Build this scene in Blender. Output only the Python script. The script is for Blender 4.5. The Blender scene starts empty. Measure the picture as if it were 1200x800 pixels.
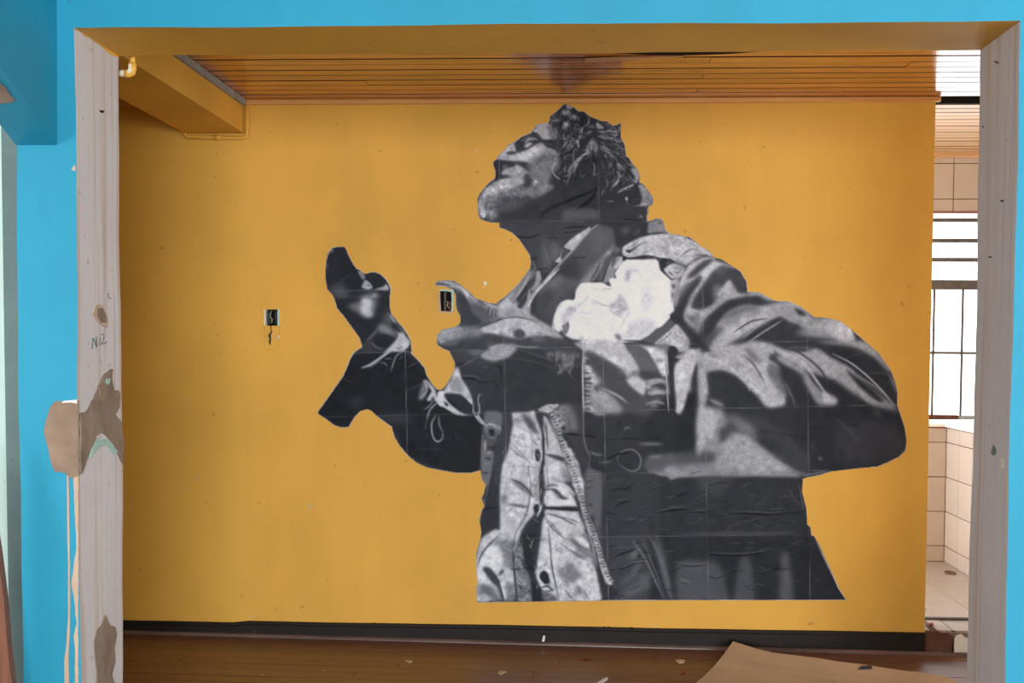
import bpy, bmesh, math, random
import numpy as np
from mathutils import Vector, Matrix
random.seed(4)

# ------------------------------------------------------------------ camera, world, light, exposure
SC = bpy.context.scene
F = 1565.0                       # focal length in pixels of the 1200 px wide frame
YAW, PITCH, ROLL, PY0 = 0.0553701, 0.0470663, 0.0060911, 484.354
EYE = 1.271                      # height of the lens above the floor
def cam_axes():
    cy, sy = math.cos(YAW), math.sin(YAW)
    fw, rt, up = np.array([-sy, cy, 0.]), np.array([cy, sy, 0.]), np.array([0, 0, 1.])
    cp, sp = math.cos(PITCH), math.sin(PITCH)
    fw2, up2 = fw*cp-up*sp, up*cp+fw*sp
    cr, sr = math.cos(ROLL), math.sin(ROLL)
    return rt*cr+up2*sr, up2*cr-rt*sr, fw2
RT, UP, FW = cam_axes()
def ray(px, py): return (px-600)/F*RT-(py-PY0)/F*UP+FW
def atY(px, py, Y): v = ray(px, py); v = v*Y/v[1]; return Vector((v[0], Y, v[2]+EYE))
def atX(px, py, X): v = ray(px, py); v = v*X/v[0]; return Vector((X, v[1], v[2]+EYE))
def atZ(px, py, Z): v = ray(px, py); v = v*(Z-EYE)/v[2]; return Vector((v[0], v[1], Z))
cd = bpy.data.cameras.new('camera'); cam = bpy.data.objects.new('camera', cd)
SC.collection.objects.link(cam); SC.camera = cam
cam.matrix_world = Matrix(((RT[0], UP[0], -FW[0], 0), (RT[1], UP[1], -FW[1], 0), (RT[2], UP[2], -FW[2], EYE), (0, 0, 0, 1)))
cd.sensor_width = 36; cd.lens = F/1200*36; cd.shift_y = (PY0-400)/1200; cd.clip_start = .05

w = bpy.data.worlds.new('overcast_sky'); SC.world = w; w.use_nodes = True
bg = w.node_tree.nodes['Background']; bg.inputs[0].default_value = (.90, .95, 1.0, 1); bg.inputs[1].default_value = 5.6
def area(name, loc, target, sx, sy, power, col):
    l = bpy.data.lights.new(name, 'AREA'); l.shape = 'RECTANGLE'; l.size = sx; l.size_y = sy; l.energy = power; l.color = col
    o = bpy.data.objects.new(name, l); SC.collection.objects.link(o); o.location = loc
    o.rotation_euler = (Vector(target)-Vector(loc)).to_track_quat('-Z', 'Y').to_euler(); return o
area('daylight_from_far_window', (1.0, -8.0, 1.10), (0, 5.8, 1.25), 3.2, 2.0, 860, (.96, .98, 1))
area('daylight_from_side_window', (3.3, .9, 1.45), (-1.2, 3.7, 1.3), 1.6, 1.4, 92, (.93, .97, 1))
area('added_fill_left', (-4.1, .6, 1.45), (1.2, 3.8, 1.3), 1.4, 1.4, 85, (.93, .97, 1))  # unseen fill lamp, added to brighten the right jamb
area('added_fill_right', (3.1, 4.5, 1.30), (.4, 5.8, 1.3), 1.0, 1.5, 26, (1, .97, .92))  # unseen fill lamp, added to lift the right end of the ochre wall
SC.view_settings.view_transform = 'Standard'; SC.view_settings.look = 'None'
SC.view_settings.gamma = 1; SC.view_settings.exposure = 0.0; SC.view_settings.use_curve_mapping = False

# ------------------------------------------------------------------ helpers
def lin(c): return tuple(((x/255)/12.92 if x/255 <= .04045 else ((x/255+.055)/1.055)**2.4) for x in c)
class NT:
    def __init__(s, name):
        s.m = bpy.data.materials.new(name); s.m.use_nodes = True; s.t = s.m.node_tree
        s.b = s.t.nodes['Principled BSDF']; s.co = s.t.nodes.new('ShaderNodeTexCoord')
    def n(s, k, **a):
        x = s.t.nodes.new(k)
        for q, v in a.items(): setattr(x, q, v)
        return x
    def l(s, a, b): s.t.links.new(a, b)
    def mapping(s, scale=(1, 1, 1), src='Object'):
        g = s.n('ShaderNodeMapping'); g.inputs['Scale'].default_value = scale; s.l(s.co.outputs[src], g.inputs[0]); return g.outputs[0]
    def noise(s, scale, detail=4, rough=.55, vec=None):
        x = s.n('ShaderNodeTexNoise'); x.inputs['Scale'].default_value = scale; x.inputs['Detail'].default_value = detail
        x.inputs['Roughness'].default_value = rough; s.l(vec or s.mapping(), x.inputs['Vector']); return x.outputs[0]
    def ramp(s, fac, stops):
        r = s.n('ShaderNodeValToRGB'); e = r.color_ramp.elements
        for i, (p, c) in enumerate(stops):
            q = e[i] if i < 2 else e.new(p)
            q.position = p; q.color = (*c, 1) if len(c) == 3 else c
        s.l(fac, r.inputs[0]); return r.outputs[0]
    def mix(s, fac, a, b, mode='MIX'):
        x = s.n('ShaderNodeMix', data_type='RGBA', blend_type=mode)
        if isinstance(fac, (int, float)): x.inputs[0].default_value = fac
        else: s.l(fac, x.inputs[0])
        for v, i in ((a, 6), (b, 7)):
            if isinstance(v, tuple): x.inputs[i].default_value = (*v, 1) if len(v) == 3 else v
            else: s.l(v, x.inputs[i])
        return x.outputs[2]
    def bump(s, h, strength=.3, dist=.002):
        x = s.n('ShaderNodeBump'); x.inputs['Strength'].default_value = strength; x.inputs['Distance'].default_value = dist
        s.l(h, x.inputs['Height']); s.l(x.outputs[0], s.b.inputs['Normal'])
    def done(s, col, rough=.7, spec=.3):
        if isinstance(col, tuple): s.b.inputs['Base Color'].default_value = (*col, 1)
        else: s.l(col, s.b.inputs['Base Color'])
        if isinstance(rough, (int, float)): s.b.inputs['Roughness'].default_value = rough
        else: s.l(rough, s.b.inputs['Roughness'])
        s.b.inputs['Specular IOR Level'].default_value = spec
        return s.m
K = (0, 0, 0); Wt = (1, 1, 1)
def plaster(name, base, var=.12, dirt=(60, 45, 30), dirt_amt=.35, scale=1.3, rough=.62, streak=(3.5, 3.5, .5)):
    s = NT(name); b = lin(base)
    lo = tuple(x*(1-var) for x in b); hi = tuple(min(1, x*(1+var)) for x in b)
    c = s.ramp(s.noise(scale, 5, .6), [(.3, lo), (.7, hi)])
    st = s.ramp(s.noise(1.4, 4, .6, s.mapping(streak)), [(.35, tuple(x*(1-var*.7) for x in (1, 1, 1))), (.65, Wt)])
    c = s.mix(1, c, st, 'MULTIPLY')
    d = s.ramp(s.noise(26, 3, .5), [(.70, K), (.78, (dirt_amt,)*3)])
    c = s.mix(d, c, lin(dirt))
    fl = s.ramp(s.noise(70, 2, .5), [(.76, K), (.80, (.5, .5, .5))])
    c = s.mix(fl, c, tuple(min(1, x*1.5+.05) for x in b))
    s.bump(s.noise(60, 5, .6), .25, .0015)
    return s.done(c, rough, .3)
M = {}
M['ochre'] = plaster('ochre_wall_paint', (220, 170, 72), .10)
M['blue'] = plaster('sky_blue_wall_paint', (34, 147, 180), .10, (40, 90, 110), .3, 1.0, .55)
def jamb_mat():
    s = NT('grey_pink_jamb_plaster'); b = lin((210, 207, 210))
    c = s.ramp(s.noise(2.2, 6, .6), [(.3, tuple(x*.9 for x in b)), (.7, b)])
    v = s.ramp(s.noise(1.5, 5, .65, s.mapping((14, 14, .35))), [(.50, K), (.62, (.7,)*3)])
    c = s.mix(v, c, lin((190, 168, 150)))
    v = s.ramp(s.noise(1.1, 5, .65, s.mapping((26, 26, .6))), [(.60, K), (.68, (.6,)*3)])
    c = s.mix(v, c, lin((176, 164, 158)))
    d = s.ramp(s.noise(34, 4, .6), [(.66, K), (.72, (.7,)*3)]); c = s.mix(d, c, lin((150, 126, 112)))
    s.bump(s.noise(30, 6, .65, s.mapping((1, 1, .3))), .5, .004); return s.done(c, .85, .2)
M['gray'] = jamb_mat()
M['brown_plaster'] = plaster('bare_brown_plaster', (150, 128, 110), .26, (90, 70, 55), .5, 9, .95)
M['stain'] = plaster('grey_brown_cement', (148, 130, 114), .26, (90, 70, 55), .4, 14, .95)
M['beige'] = plaster('beige_drip', (196, 170, 148), .12, (120, 90, 70), .3, 10, .9)
M['greygreen'] = plaster('grey_green_paint', (105, 125, 124), .14, (70, 50, 40), .5, 5, .8)
M['mint'] = plaster('mint_wall_paint', (196, 222, 216), .08, (120, 110, 90), .3, 3, .8)
M['cream'] = plaster('cream_paint', (226, 222, 214), .05)
M['white'] = plaster('white_sill_paint', (226, 224, 218), .05)
M['black'] = plaster('black_baseboard_paint', (24, 18, 16), .4, (96, 60, 44), .6, 5, .62)
M['red'] = plaster('dull_red_edge', (120, 40, 34), .2)
M['rust'] = plaster('rusty_iron', (104, 66, 48), .35, (60, 30, 20), .6, 20, .8)
M['iron'] = plaster('grey_window_iron', (92, 84, 80), .3, (110, 70, 50), .6, 22, .7)
M['iron_light'] = plaster('pale_grey_iron', (150, 154, 156), .2, (110, 80, 60), .5, 22, .7)
M['brick'] = plaster('broken_brown_masonry', (96, 66, 52), .3, (50, 30, 25), .6, 12, .95)
M['roundmould'] = plaster('worn_grey_brown_moulding', (98, 80, 76), .3, (140, 60, 45), .7, 3, .3, (2, 9, 9))
M['pvc'] = plaster('white_pipe_plastic', (222, 220, 205), .05)
M['void'] = NT('dark_cavity').done((.012, .011, .010), .9, .1)
M['wire'] = NT('black_cable_rubber').done((.012, .012, .013), .45, .4)
M['wirew'] = NT('pale_cable_plastic').done(lin((196, 188, 165)), .5, .4)
M['plateblue'] = plaster('pale_turquoise_plaster', (170, 208, 196), .12)
def wood(name, lo, hi, sc, rough, rnd=.35, spec=.5, knots=True):
    s = NT(name); oi = s.n('ShaderNodeObjectInfo')
    v = s.n('ShaderNodeVectorMath', operation='ADD'); cmb = s.n('ShaderNodeCombineXYZ')
    mu = s.n('ShaderNodeMath', operation='MULTIPLY'); s.l(oi.outputs['Random'], mu.inputs[0]); mu.inputs[1].default_value = 37
    s.l(mu.outputs[0], cmb.inputs[0]); s.l(mu.outputs[0], cmb.inputs[2]); s.l(s.mapping(sc), v.inputs[0]); s.l(cmb.outputs[0], v.inputs[1])
    g = s.noise(3, 6, .65, v.outputs[0])
    c = s.ramp(g, [(.25, lin(lo)), (.55, lin(hi)), (.8, tuple(x*.8 for x in lin(hi)))])
    if knots:
        kn = s.ramp(s.noise(1.2, 2, .5, v.outputs[0]), [(.66, K), (.74, (.75,)*3)])
        c = s.mix(kn, c, tuple(x*.35 for x in lin(lo)))
    r = s.ramp(oi.outputs['Random'], [(0, (1-rnd,)*3), (1, (1, 1, 1))])
    c = s.mix(1, c, r, 'MULTIPLY'); s.bump(g, .12, .001)
    return s.done(c, rough, spec)
M['ceil_wood'] = wood('varnished_pine_ceiling', (140, 82, 30), (228, 152, 70), (1.2, 22, 22), .15, .25, .85)
M['kitchen_wood'] = wood('pale_pine_ceiling', (170, 122, 84), (206, 164, 120), (1.2, 22, 22), .3, .15, .5)
M['mould_wood'] = wood('pine_ceiling_moulding', (190, 130, 70), (222, 166, 100), (1, 20, 30), .35, .1)
M['floor_wood'] = wood('dark_floor_boards', (76, 48, 38), (114, 78, 60), (1.4, 16, 16), .38, .22, .5, False)
M['plank'] = wood('reddish_brown_plank', (78, 42, 28), (124, 76, 52), (20, 20, 1.2), .5, .1)
M['groove'] = plaster('painted_groove_shade', (58, 34, 16), .2, rough=.9)  # shade between boards, painted onto their edges and chamfers
M['card'] = plaster('brown_cardboard', (188, 162, 132), .10, (100, 75, 50), .3, 4, .85, (2, 2, 2))
M['card_edge'] = plaster('torn_cardboard_edge', (190, 160, 120), .12)
M['paper'] = plaster('white_paper_scrap', (220, 220, 222), .03)
M['flake'] = plaster('beige_paint_flake', (190, 176, 140), .1)
def tile_mat(name, base):
    s = NT(name); oi = s.n('ShaderNodeObjectInfo'); r = s.ramp(oi.outputs['Random'], [(0, (.93,)*3), (1, (1.0, 1.0, 1.0))])
    c = s.mix(1, s.ramp(s.noise(5, 4), [(.3, tuple(x*.9 for x in lin(base))), (.7, lin(base))]), r, 'MULTIPLY')
    return s.done(c, .28, .5)
M['tile'] = tile_mat('beige_wall_tile', (188, 174, 166))
M['ftile'] = tile_mat('beige_floor_tile', (158, 144, 132))
M['grout'] = plaster('dark_grout', (126, 104, 92), .1)
s = NT('window_glass'); o_ = s.t.nodes['Material Output']; tr = s.n('ShaderNodeBsdfTransparent'); gl = s.n('ShaderNodeBsdfGlossy')
gl.inputs['Roughness'].default_value = .05; mx = s.n('ShaderNodeMixShader'); mx.inputs[0].default_value = .06
s.l(tr.outputs[0], mx.inputs[1]); s.l(gl.outputs[0], mx.inputs[2]); s.l(mx.outputs[0], o_.inputs[0]); M['glass'] = s.m

def link(name, verts, faces, mats, parent=None, mi=None, smooth=False):
    me = bpy.data.meshes.new(name); me.from_pydata([tuple(v) for v in verts], [], faces)
    for m in (mats if isinstance(mats, (list, tuple)) else [mats]): me.materials.append(M[m] if isinstance(m, str) else m)
    if mi: me.polygons.foreach_set('material_index', mi)
    if smooth: me.polygons.foreach_set('use_smooth', [True]*len(me.polygons))
    me.update(); o = bpy.data.objects.new(name, me); SC.collection.objects.link(o)
    if parent: o.parent = parent; o.matrix_parent_inverse = parent.matrix_world.inverted()
    return o
def recentre(o):
    vs = [v.co.copy() for v in o.data.vertices]; c = sum(vs, Vector())/len(vs); c.z = min(v.z for v in vs)
    for v in o.data.vertices: v.co -= c
    o.location = c; return o
def empty(name, loc=(0, 0, 0)):
    o = bpy.data.objects.new(name, None); SC.collection.objects.link(o); o.location = loc; o.empty_display_size = .05
    bpy.context.view_layer.update(); return o
def tag(o, label=None, cat=None, group=None, kind=None):
    for k, v in (('label', label), ('category', cat), ('group', group), ('kind', kind)):
        if v: o[k] = v
    return o
BF = [(0, 3, 2, 1), (4, 5, 6, 7), (0, 1, 5, 4), (1, 2, 6, 5), (2, 3, 7, 6), (3, 0, 4, 7)]
def boxv(x0, x1, y0, y1, z0, z1): return [(x0, y0, z0), (x1, y0, z0), (x1, y1, z0), (x0, y1, z0), (x0, y0, z1), (x1, y0, z1), (x1, y1, z1), (x0, y1, z1)]
def box(name, x0, x1, y0, y1, z0, z1, m, parent=None): return link(name, boxv(x0, x1, y0, y1, z0, z1), BF, m, parent)
def boxes(name, L, m, parent=None):
    V, Fc = [], []
    for b in L: n = len(V); V += boxv(*b); Fc += [tuple(i+n for i in f) for f in BF]
    return link(name, V, Fc, m, parent)
def bevel(o, w=.003, seg=1):
    b = o.modifiers.new('bevel', 'BEVEL'); b.width = w; b.segments = seg; b.limit_method = 'ANGLE'; return o
def tube(name, pts, r, m, parent=None, n=10, cap=True):
    pts = [Vector(p) for p in pts]; V, Fc = [], []; prev = None
    for i, p in enumerate(pts):
        d = (pts[min(i+1, len(pts)-1)]-pts[max(i-1, 0)]).normalized()
        if prev is None: a = d.orthogonal().normalized()
        else: a = (prev-d*prev.dot(d)).normalized()
        prev = a; b = d.cross(a); rr = r[i] if isinstance(r, (list, tuple)) else r
        V += [p+(a*math.cos(t)+b*math.sin(t))*rr for t in [2*math.pi*k/n for k in range(n)]]
    for i in range(len(pts)-1):
        for k in range(n): Fc.append((i*n+k, i*n+(k+1) % n, (i+1)*n+(k+1) % n, (i+1)*n+k))
    if cap: Fc += [tuple(range(n))[::-1], tuple((len(pts)-1)*n+k for k in range(n))]
    return link(name, V, Fc, m, parent, smooth=True)
def slab(name, pts, nrm, th, m, parent=None, edge=None, jag=0.0):
    """a thin polygon of points with real thickness th along nrm"""
    P = [Vector(p) for p in pts]; N = Vector(nrm).normalized()
    if jag:
        Q = []
        for a, b in zip(P, P[1:]+P[:1]):
            n = max(1, int((b-a).length/.012)); t = (b-a).normalized().cross(N) if (b-a).length > 1e-6 else Vector()
            for i in range(n): Q.append(a.lerp(b, i/n)+t*random.uniform(-jag, jag))
        P = Q
    n = len(P); V = P+[p+N*th for p in P]
    Fc = [tuple(range(n))[::-1], tuple(range(n, 2*n))]+[(i, (i+1) % n, n+(i+1) % n, n+i) for i in range(n)]
    o = link(name, V, Fc, [m, edge or m], parent, mi=[0, 0]+[1]*n)
    return o

# ------------------------------------------------------------------ measures of the place (metres)
D0, T = 3.5775, .3414            # front face and thickness of the blue wall
D1 = D0+T; DB = 5.80             # back face of the blue wall; ochre wall
XL, XR, ZT = -1.3873, 1.1166, .8626+EYE
XWALL = 1.4667                   # free end of the ochre wall
ZC = 1.083+EYE                   # boarded ceiling
ZB = EYE-1.2029                  # top of the baseboard
TILT = -.0087                    # the old floor falls to the right
def zf(x): return TILT*x-.0135

# ------------------------------------------------------------------ blue wall with the wide opening
def wob(seed, z, a=.0025):
    return a*(.8*math.sin(z*4.1+seed)+.35*math.sin(z*13+seed*2.3)+.10*math.sin(z*41+seed*5)+.03*math.sin(z*90+seed*3))
XPL = atY(22, 400, D0).x         # left edge of the blue pier
XFR = 3.4
V, Fc, MI = [], [], []
def q(a, b, c, d, mi):
    n = len(V); V.extend([a, b, c, d]); Fc.append((n, n+1, n+2, n+3)); MI.append(mi)
zs = list(np.linspace(-.12, ZT, 90)); ZTOP = 2.95
def xl0(z): return XL+wob(1, z)
def xl1(z): return XL+wob(4, z, .003)
def xr0(z): return XR+wob(7, z)
def xr1(z): return XR+wob(9, z, .003)
def xe(z): return XPL-.012*(z-1.2)*.0+wob(12, z, .003)
for a, b in zip(zs, zs[1:]):
    q((xe(a), D0, a), (xl0(a), D0, a), (xl0(b), D0, b), (xe(b), D0, b), 0)
    q((xl0(a), D0, a), (xl1(a), D1, a), (xl1(b), D1, b), (xl0(b), D0, b), 1)
    q((xl1(a), D1, a), (XPL, D1, a), (XPL, D1, b), (xl1(b), D1, b), 2)
    q((XPL, D1, a), (xe(a), D0, a), (xe(b), D0, b), (XPL, D1, b), 0)
    q((xr0(a), D0, a), (XFR, D0, a), (XFR, D0, b), (xr0(b), D0, b), 0)
    q((xr1(a), D1, a), (xr0(a), D0, a), (xr0(b), D0, b), (xr1(b), D1, b), 1)
    q((XFR, D1, a), (xr1(a), D1, a), (xr1(b), D1, b), (XFR, D1, b), 2)
zt = lambda x, s: ZT+wob(s, x, .002)
xs = list(np.linspace(XL, XR, 90)); xs[0] = xl0(ZT); xs[-1] = xr0(ZT)
for a, b in zip(xs, xs[1:]):
    q((a, D0, zt(a, 2)), (b, D0, zt(b, 2)), (b, D0, ZTOP), (a, D0, ZTOP), 0)
    q((a, D0, zt(a, 2)), (a, D1, zt(a, 5)), (b, D1, zt(b, 5)), (b, D0, zt(b, 2)), 2)
    q((b, D1, zt(b, 5)), (a, D1, zt(a, 5)), (a, D1, ZTOP), (b, D1, ZTOP), 2)
q((XPL, D0, ZT), (xl0(ZT), D0, ZT), (xl0(ZT), D0, ZTOP), (XPL, D0, ZTOP), 0)
q((xr0(ZT), D0, ZT), (XFR, D0, ZT), (XFR, D0, ZTOP), (xr0(ZT), D0, ZTOP), 0)
q((XPL, D1, ZT), (XPL, D1, ZTOP), (XL, D1, ZTOP), (XL, D1, ZT), 2); q((XR, D1, ZT), (XR, D1, ZTOP), (XFR, D1, ZTOP), (XFR, D1, ZT), 2)
q((XPL, D1, ZT), (XPL, D0, ZT), (XPL, D0, ZTOP), (XPL, D1, ZTOP), 0)
q((XPL, D0, ZTOP), (XFR, D0, ZTOP), (XFR, D1, ZTOP), (XPL, D1, ZTOP), 0)
WF = tag(link('wall_front', V, Fc, ['blue', 'gray', 'ochre'], mi=MI), 'sky blue wall around the wide opening, with bare grey jambs', 'wall', kind='structure')
def onF(pts, off=0): return [atY(x, y, D0-off) for x, y in pts]
def onL(pts, off=0): return [atX(x, y, XL+off) for x, y in pts]
def onR(pts, off=0): return [atX(x, y, XR-off) for x, y in pts]
def pp(s): return [tuple(float(c) for c in p.split(',')) for p in s.split()]
def patch(name, kind, s, m, th=.003, jag=.0015, label=None):
    f, n = {'F': (onF, (0, -1, 0)), 'L': (onL, (1, 0, 0)), 'R': (onR, (-1, 0, 0))}[kind]
    o = slab(name, f(pp(s)), n, th, m, WF, jag=jag)
    if label: o['label'] = label
    return o
patch('bare_plaster_patch', 'F', '92,468.5 78,470 66,469 61,474 57,486 53,497 52,508 55,521 59,533 62,545 65,552 76,554 85,560 92,557', 'brown_plaster', .004, .002, 'bare brown plaster patch where blue paint fell off')
patch('plaster_rim', 'F', '91,468 76,469.5 73,472 84,471.5 91,472.5', 'cream', .007, .001)
patch('plaster_patch', 'L', '93.5,485 101,482 107,470 114,455 120,440 128,433 131,432 130,440 131,450 133,459 137,457 140,462 139,478 134,485 141,494 143.5,520 143,545 138,536 133,522 126,512 118,506 112,511 106,525 100,540 96,552 93.5,556', 'stain', .004, .002, 'grey-brown cement patch on the left jamb')
patch('plaster_patch', 'L', '114,452 118,449 124,450 126,460 124,470 119,473 115,466', 'brown_plaster', .007, .001)
patch('paint_remnant', 'L', '106,524 112,513 117,516 122,514 131,522 136,530 132,532 124,521 115,522 109,530 104,536', 'plateblue', .006, .002)
patch('paint_remnant', 'L', '123,444 127,443 126,451 122,449', 'plateblue', .006, .001)
patch('plaster_patch', 'L', '122,720 127,731 134,735 136,742 133,760 134,775 130,790 134,803 112,803 112,785 110,768 109,750 113,738 118,732', 'stain', .004, .0015, 'tall grey-brown bare spot low on the left jamb')
patch('plaster_chip', 'L', '111,357 118,357 123,366 126,376 124,384 118,381 112,376 108,368', 'beige', .004, .001, 'small chipped hollow in the left jamb')
patch('plaster_patch', 'L', '112,361 118,361 122,369 123,378 117,378 112,371', 'stain', .006, .001)
patch('paint_drip', 'F', '78.5,556 80.5,556 81.5,600 82,650 82.5,700 82,745 80.5,765 81,803 76,803 75.5,775 78,755 80,725 80,660 79,610', 'beige', .002, .0004)
patch('paint_drip', 'F', '86,560 92,556 92,803 88,803 88,760 86.5,745 90,730 87,700 84,685 86,665 90,640 88,600', 'beige', .002, .0008)
patch('plaster_chip', 'F', '84,198 88,193 89,200 86,200', 'beige', .002, .0003)
patch('paint_mark', 'R', '1165,521 1168,526 1168,531 1165,534 1162,531 1163,526', 'greygreen', .002, 0, 'dark green leaf-shaped paint mark on the right jamb')
patch('plaster_chip', 'R', '1173,538 1180,535 1180,548 1171,548 1174,545', 'cream', .002, .0005)
for s in ('1165,71 1171,72.5 1170.5,74.5 1167,73', '1151,147 1154,149 1152.5,149.5', '1172,234 1177,235 1175,236.5', '1158,300 1163,301 1161,302'):
    patch('nail_hole', 'R', s, 'void', .002, 0)
patch('nail_hole', 'L', '116,129 121.5,129.5 121,132 118,132', 'void', .002, 0)
patch('paint_overlap', 'L', '93,35 100,42.5 105,43.5 112,50 118,53.5 126,61.5 132,65.5 138.8,67 138.8,64.8 120,52.5 105,42.5', 'ochre', .001, .0005)
patch('paint_overlap', 'R', '1190,27 1181,37 1172,42.5 1168,47 1160,51 1155,57.5 1150.4,59.5 1150.4,57 1165,45 1178,35', 'ochre', .001, .0005)
def mark(pts, w=.0012, f=onL, m='greygreen'):
    P = f(pts, .002); return tube('pencil_writing', P, w, m, WF, 5)
mark(pp('108,409 109,396 110,397 113.5,407 113,394')); mark(pp('117,405 117.5,395')); mark(pp('118.5,392 121,391 122,394 121,399 119,403 124,402 125,400'))
mark(pp('127,343 127,348 130,350'))
# sloping beam that comes down to the blue wall at upper left
bd = -Vector(ray(570, 865)).normalized()
a = [atY(66.5, -60, D0), atY(67, 170, D0), atY(19, 170, D0), atY(14, -60, D0)]
L_ = 2.0
Vb = a+[p+bd*L_ for p in a]
bm = link('trim_2', Vb, [(0, 1, 5, 4), (1, 2, 6, 5), (2, 3, 7, 6), (3, 0, 4, 7), (4, 5, 6, 7), (3, 2, 1, 0)], 'blue')
tag(bm, 'blue sloping stair beam meeting the blue wall at upper left', 'beam', kind='structure')
so_n = (a[1]-a[2]).cross(bd).normalized()
if so_n.z > 0: so_n = -so_n
def onS(x, y):
    v = Vector(ray(x, y)); o = Vector((0, 0, EYE)); n = so_n; return o+v*((a[1]-o).dot(n)/v.dot(n))
slab('bare_plaster_patch', [onS(x, y) for x, y in pp('-6,92 0,97 7,104 12,111 17,117 8,118.5 -6,120')], so_n, .004, 'brown_plaster', bm, jag=.002)
# what shows past the left edge of the blue pier
gx = atY(3, 400, 3.80).x
tag(link('trim_3', [atY(1, 130, 3.80), atY(40, 130, 3.80), atY(40, 830, 3.80), atY(13, 830, 3.80), atY(9, 650, 3.80), atY(5, 400, 3.80),
     atY(1, 130, 3.88), atY(40, 130, 3.88), atY(40, 830, 3.88), atY(13, 830, 3.88), atY(9, 650, 3.88), atY(5, 400, 3.88)],
     [(0, 5, 4, 3, 2, 1), (6, 7, 8, 9, 10, 11)]+[(i, (i+1) % 6, 6+(i+1) % 6, 6+i) for i in range(6)], 'greygreen'),
     'grey-green door casing strip beyond the blue pier', 'casing', kind='structure')
tag(box('wall_left', -4.2, XPL+.1, 3.90, 4.0, -.12, 2.95, 'mint'), 'pale mint wall beyond the blue pier', 'wall', kind='structure')
P = [atY(-30, 520, 3.45), atY(-2, 612, 3.45), atY(3, 645, 3.45), atY(10, 700, 3.45), atY(15, 760, 3.45), atY(20, 803, 3.45), atY(30, 880, 3.45), atY(-30, 880, 3.45)]
P = [Vector((p.x, p.y, p.z)) for p in P]
pl = slab('wood_plank', P, (0, -1, 0), .03, 'plank')
tag(recentre(pl), 'reddish-brown wooden plank leaning at the far left edge', 'plank')

# ------------------------------------------------------------------ ochre wall with two sunken boxes
BX = [(310.5, 327.0, 362.5, 381.5), (515.0, 530.8, 340.5, 366.0)]
def rect(b):
    p, r = atY(b[0], b[3], DB), atY(b[1], b[2], DB); return p.x, r.x, p.z, r.z
R = [rect(b) for b in BX]
XW0 = -2.75
xsn = sorted({XW0, XWALL, *[v for r in R for v in r[:2]]}); zsn = sorted({-.12, ZC+.02, *[v for r in R for v in r[2:]]})
V, Fc, MI = [], [], []
for x0, x1 in zip(xsn, xsn[1:]):
    for z0, z1 in zip(zsn, zsn[1:]):
        if any(x0 >= r[0]-1e-6 and x1 <= r[1]+1e-6 and z0 >= r[2]-1e-6 and z1 <= r[3]+1e-6 for r in R): continue
        q((x0, DB, z0), (x1, DB, z0), (x1, DB, z1), (x0, DB, z1), 0)
for r in R:
    x0, x1, z0, z1 = r; e = DB+.05
    q((x0, DB, z0), (x0, e, z0), (x0, e, z1), (x0, DB, z1), 1); q((x1, e, z0), (x1, DB, z0), (x1, DB, z1), (x1, e, z1), 1)
    q((x0, DB, z0), (x1, DB, z0), (x1, e, z0), (x0, e, z0), 1); q((x0, e, z1), (x1, e, z1), (x1, DB, z1), (x0, DB, z1), 1)
    q((x0, e, z0), (x1, e, z0), (x1, e, z1), (x0, e, z1), 2)
TW = .15
q((XWALL, DB, -.12), (XWALL, DB+TW, -.12), (XWALL, DB+TW, ZC+.02), (XWALL, DB, ZC+.02), 0)
q((XWALL, DB+TW, -.12), (XW0, DB+TW, -.12), (XW0, DB+TW, ZC+.02), (XWALL, DB+TW, ZC+.02), 0)
q((XW0, DB, ZC+.02), (XWALL, DB, ZC+.02), (XWALL, DB+TW, ZC+.02), (XW0, DB+TW, ZC+.02), 0)
WB = tag(link('wall_back', V, Fc, ['ochre', 'stain', 'void'], mi=MI), 'ochre yellow wall that carries the pasted portrait', 'wall', kind='structure')
# paint chips and scuffs on the ochre wall
def wpatch(name, s, m, th=.002, jag=0.0): return slab(name, [atY(x, y, DB) for x, y in pp(s)], (0, -1, 0), th, m, WB, jag=jag)
wpatch('paint_chip', '567,330 570.5,330 570,335 566.5,333', 'white'); wpatch('paint_chip', '566,336 568,336 567.5,338', 'white')
wpatch('paint_chip', '557.5,175 559,174.5 559,177', 'white'); wpatch('paint_chip', '361,592 365,590 364,597 361.5,595', 'flake')
wpatch('paint_chip', '253,180 254.5,180 254,181.5', 'wire'); wpatch('paint_chip', '894,171.5 895.7,171.5 895,173.5', 'wire')
wpatch('paint_chip', '227,557 235,561 234.5,562 226.5,558', 'flake'); wpatch('paint_chip', '1050,735 1052,735 1052,737 1050,737', 'plateblue')
for x, y in ((761, 732.4), (768, 733), (1034, 740.8), (1047, 741), (1072, 741.5), (294, 722.3), (342, 723.5), (865, 734.2)):
    w_ = random.uniform(1.2, 4); wpatch('paint_chip', f'{x},{y} {x+w_},{y} {x+w_*.8},{y+1.4} {x+.3},{y+1.1}', random.choice(['plateblue', 'flake', 'flake']))
for (x, y) in ((1085.5, 713), (1084.8, 722), (1085, 731)): wpatch('paint_chip', f'{x-2},{y} {x-.3},{y-1} {x-.3},{y+2.4} {x-1.4},{y+2}', 'plateblue')

for i in range(34):
    x = random.uniform(430, 1078); y = 725.2+(x-146)*.0181+random.uniform(-.6, .8); w_ = random.uniform(2, 11)
    wpatch('paint_smear', f'{x:.1f},{y:.1f} {x+w_*.4:.1f},{y-random.uniform(.5, 1.6):.1f} {x+w_:.1f},{y+.3:.1f} {x+w_:.1f},{y+2.2:.1f} {x:.1f},{y+2:.1f}', 'black', .0015)
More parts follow.
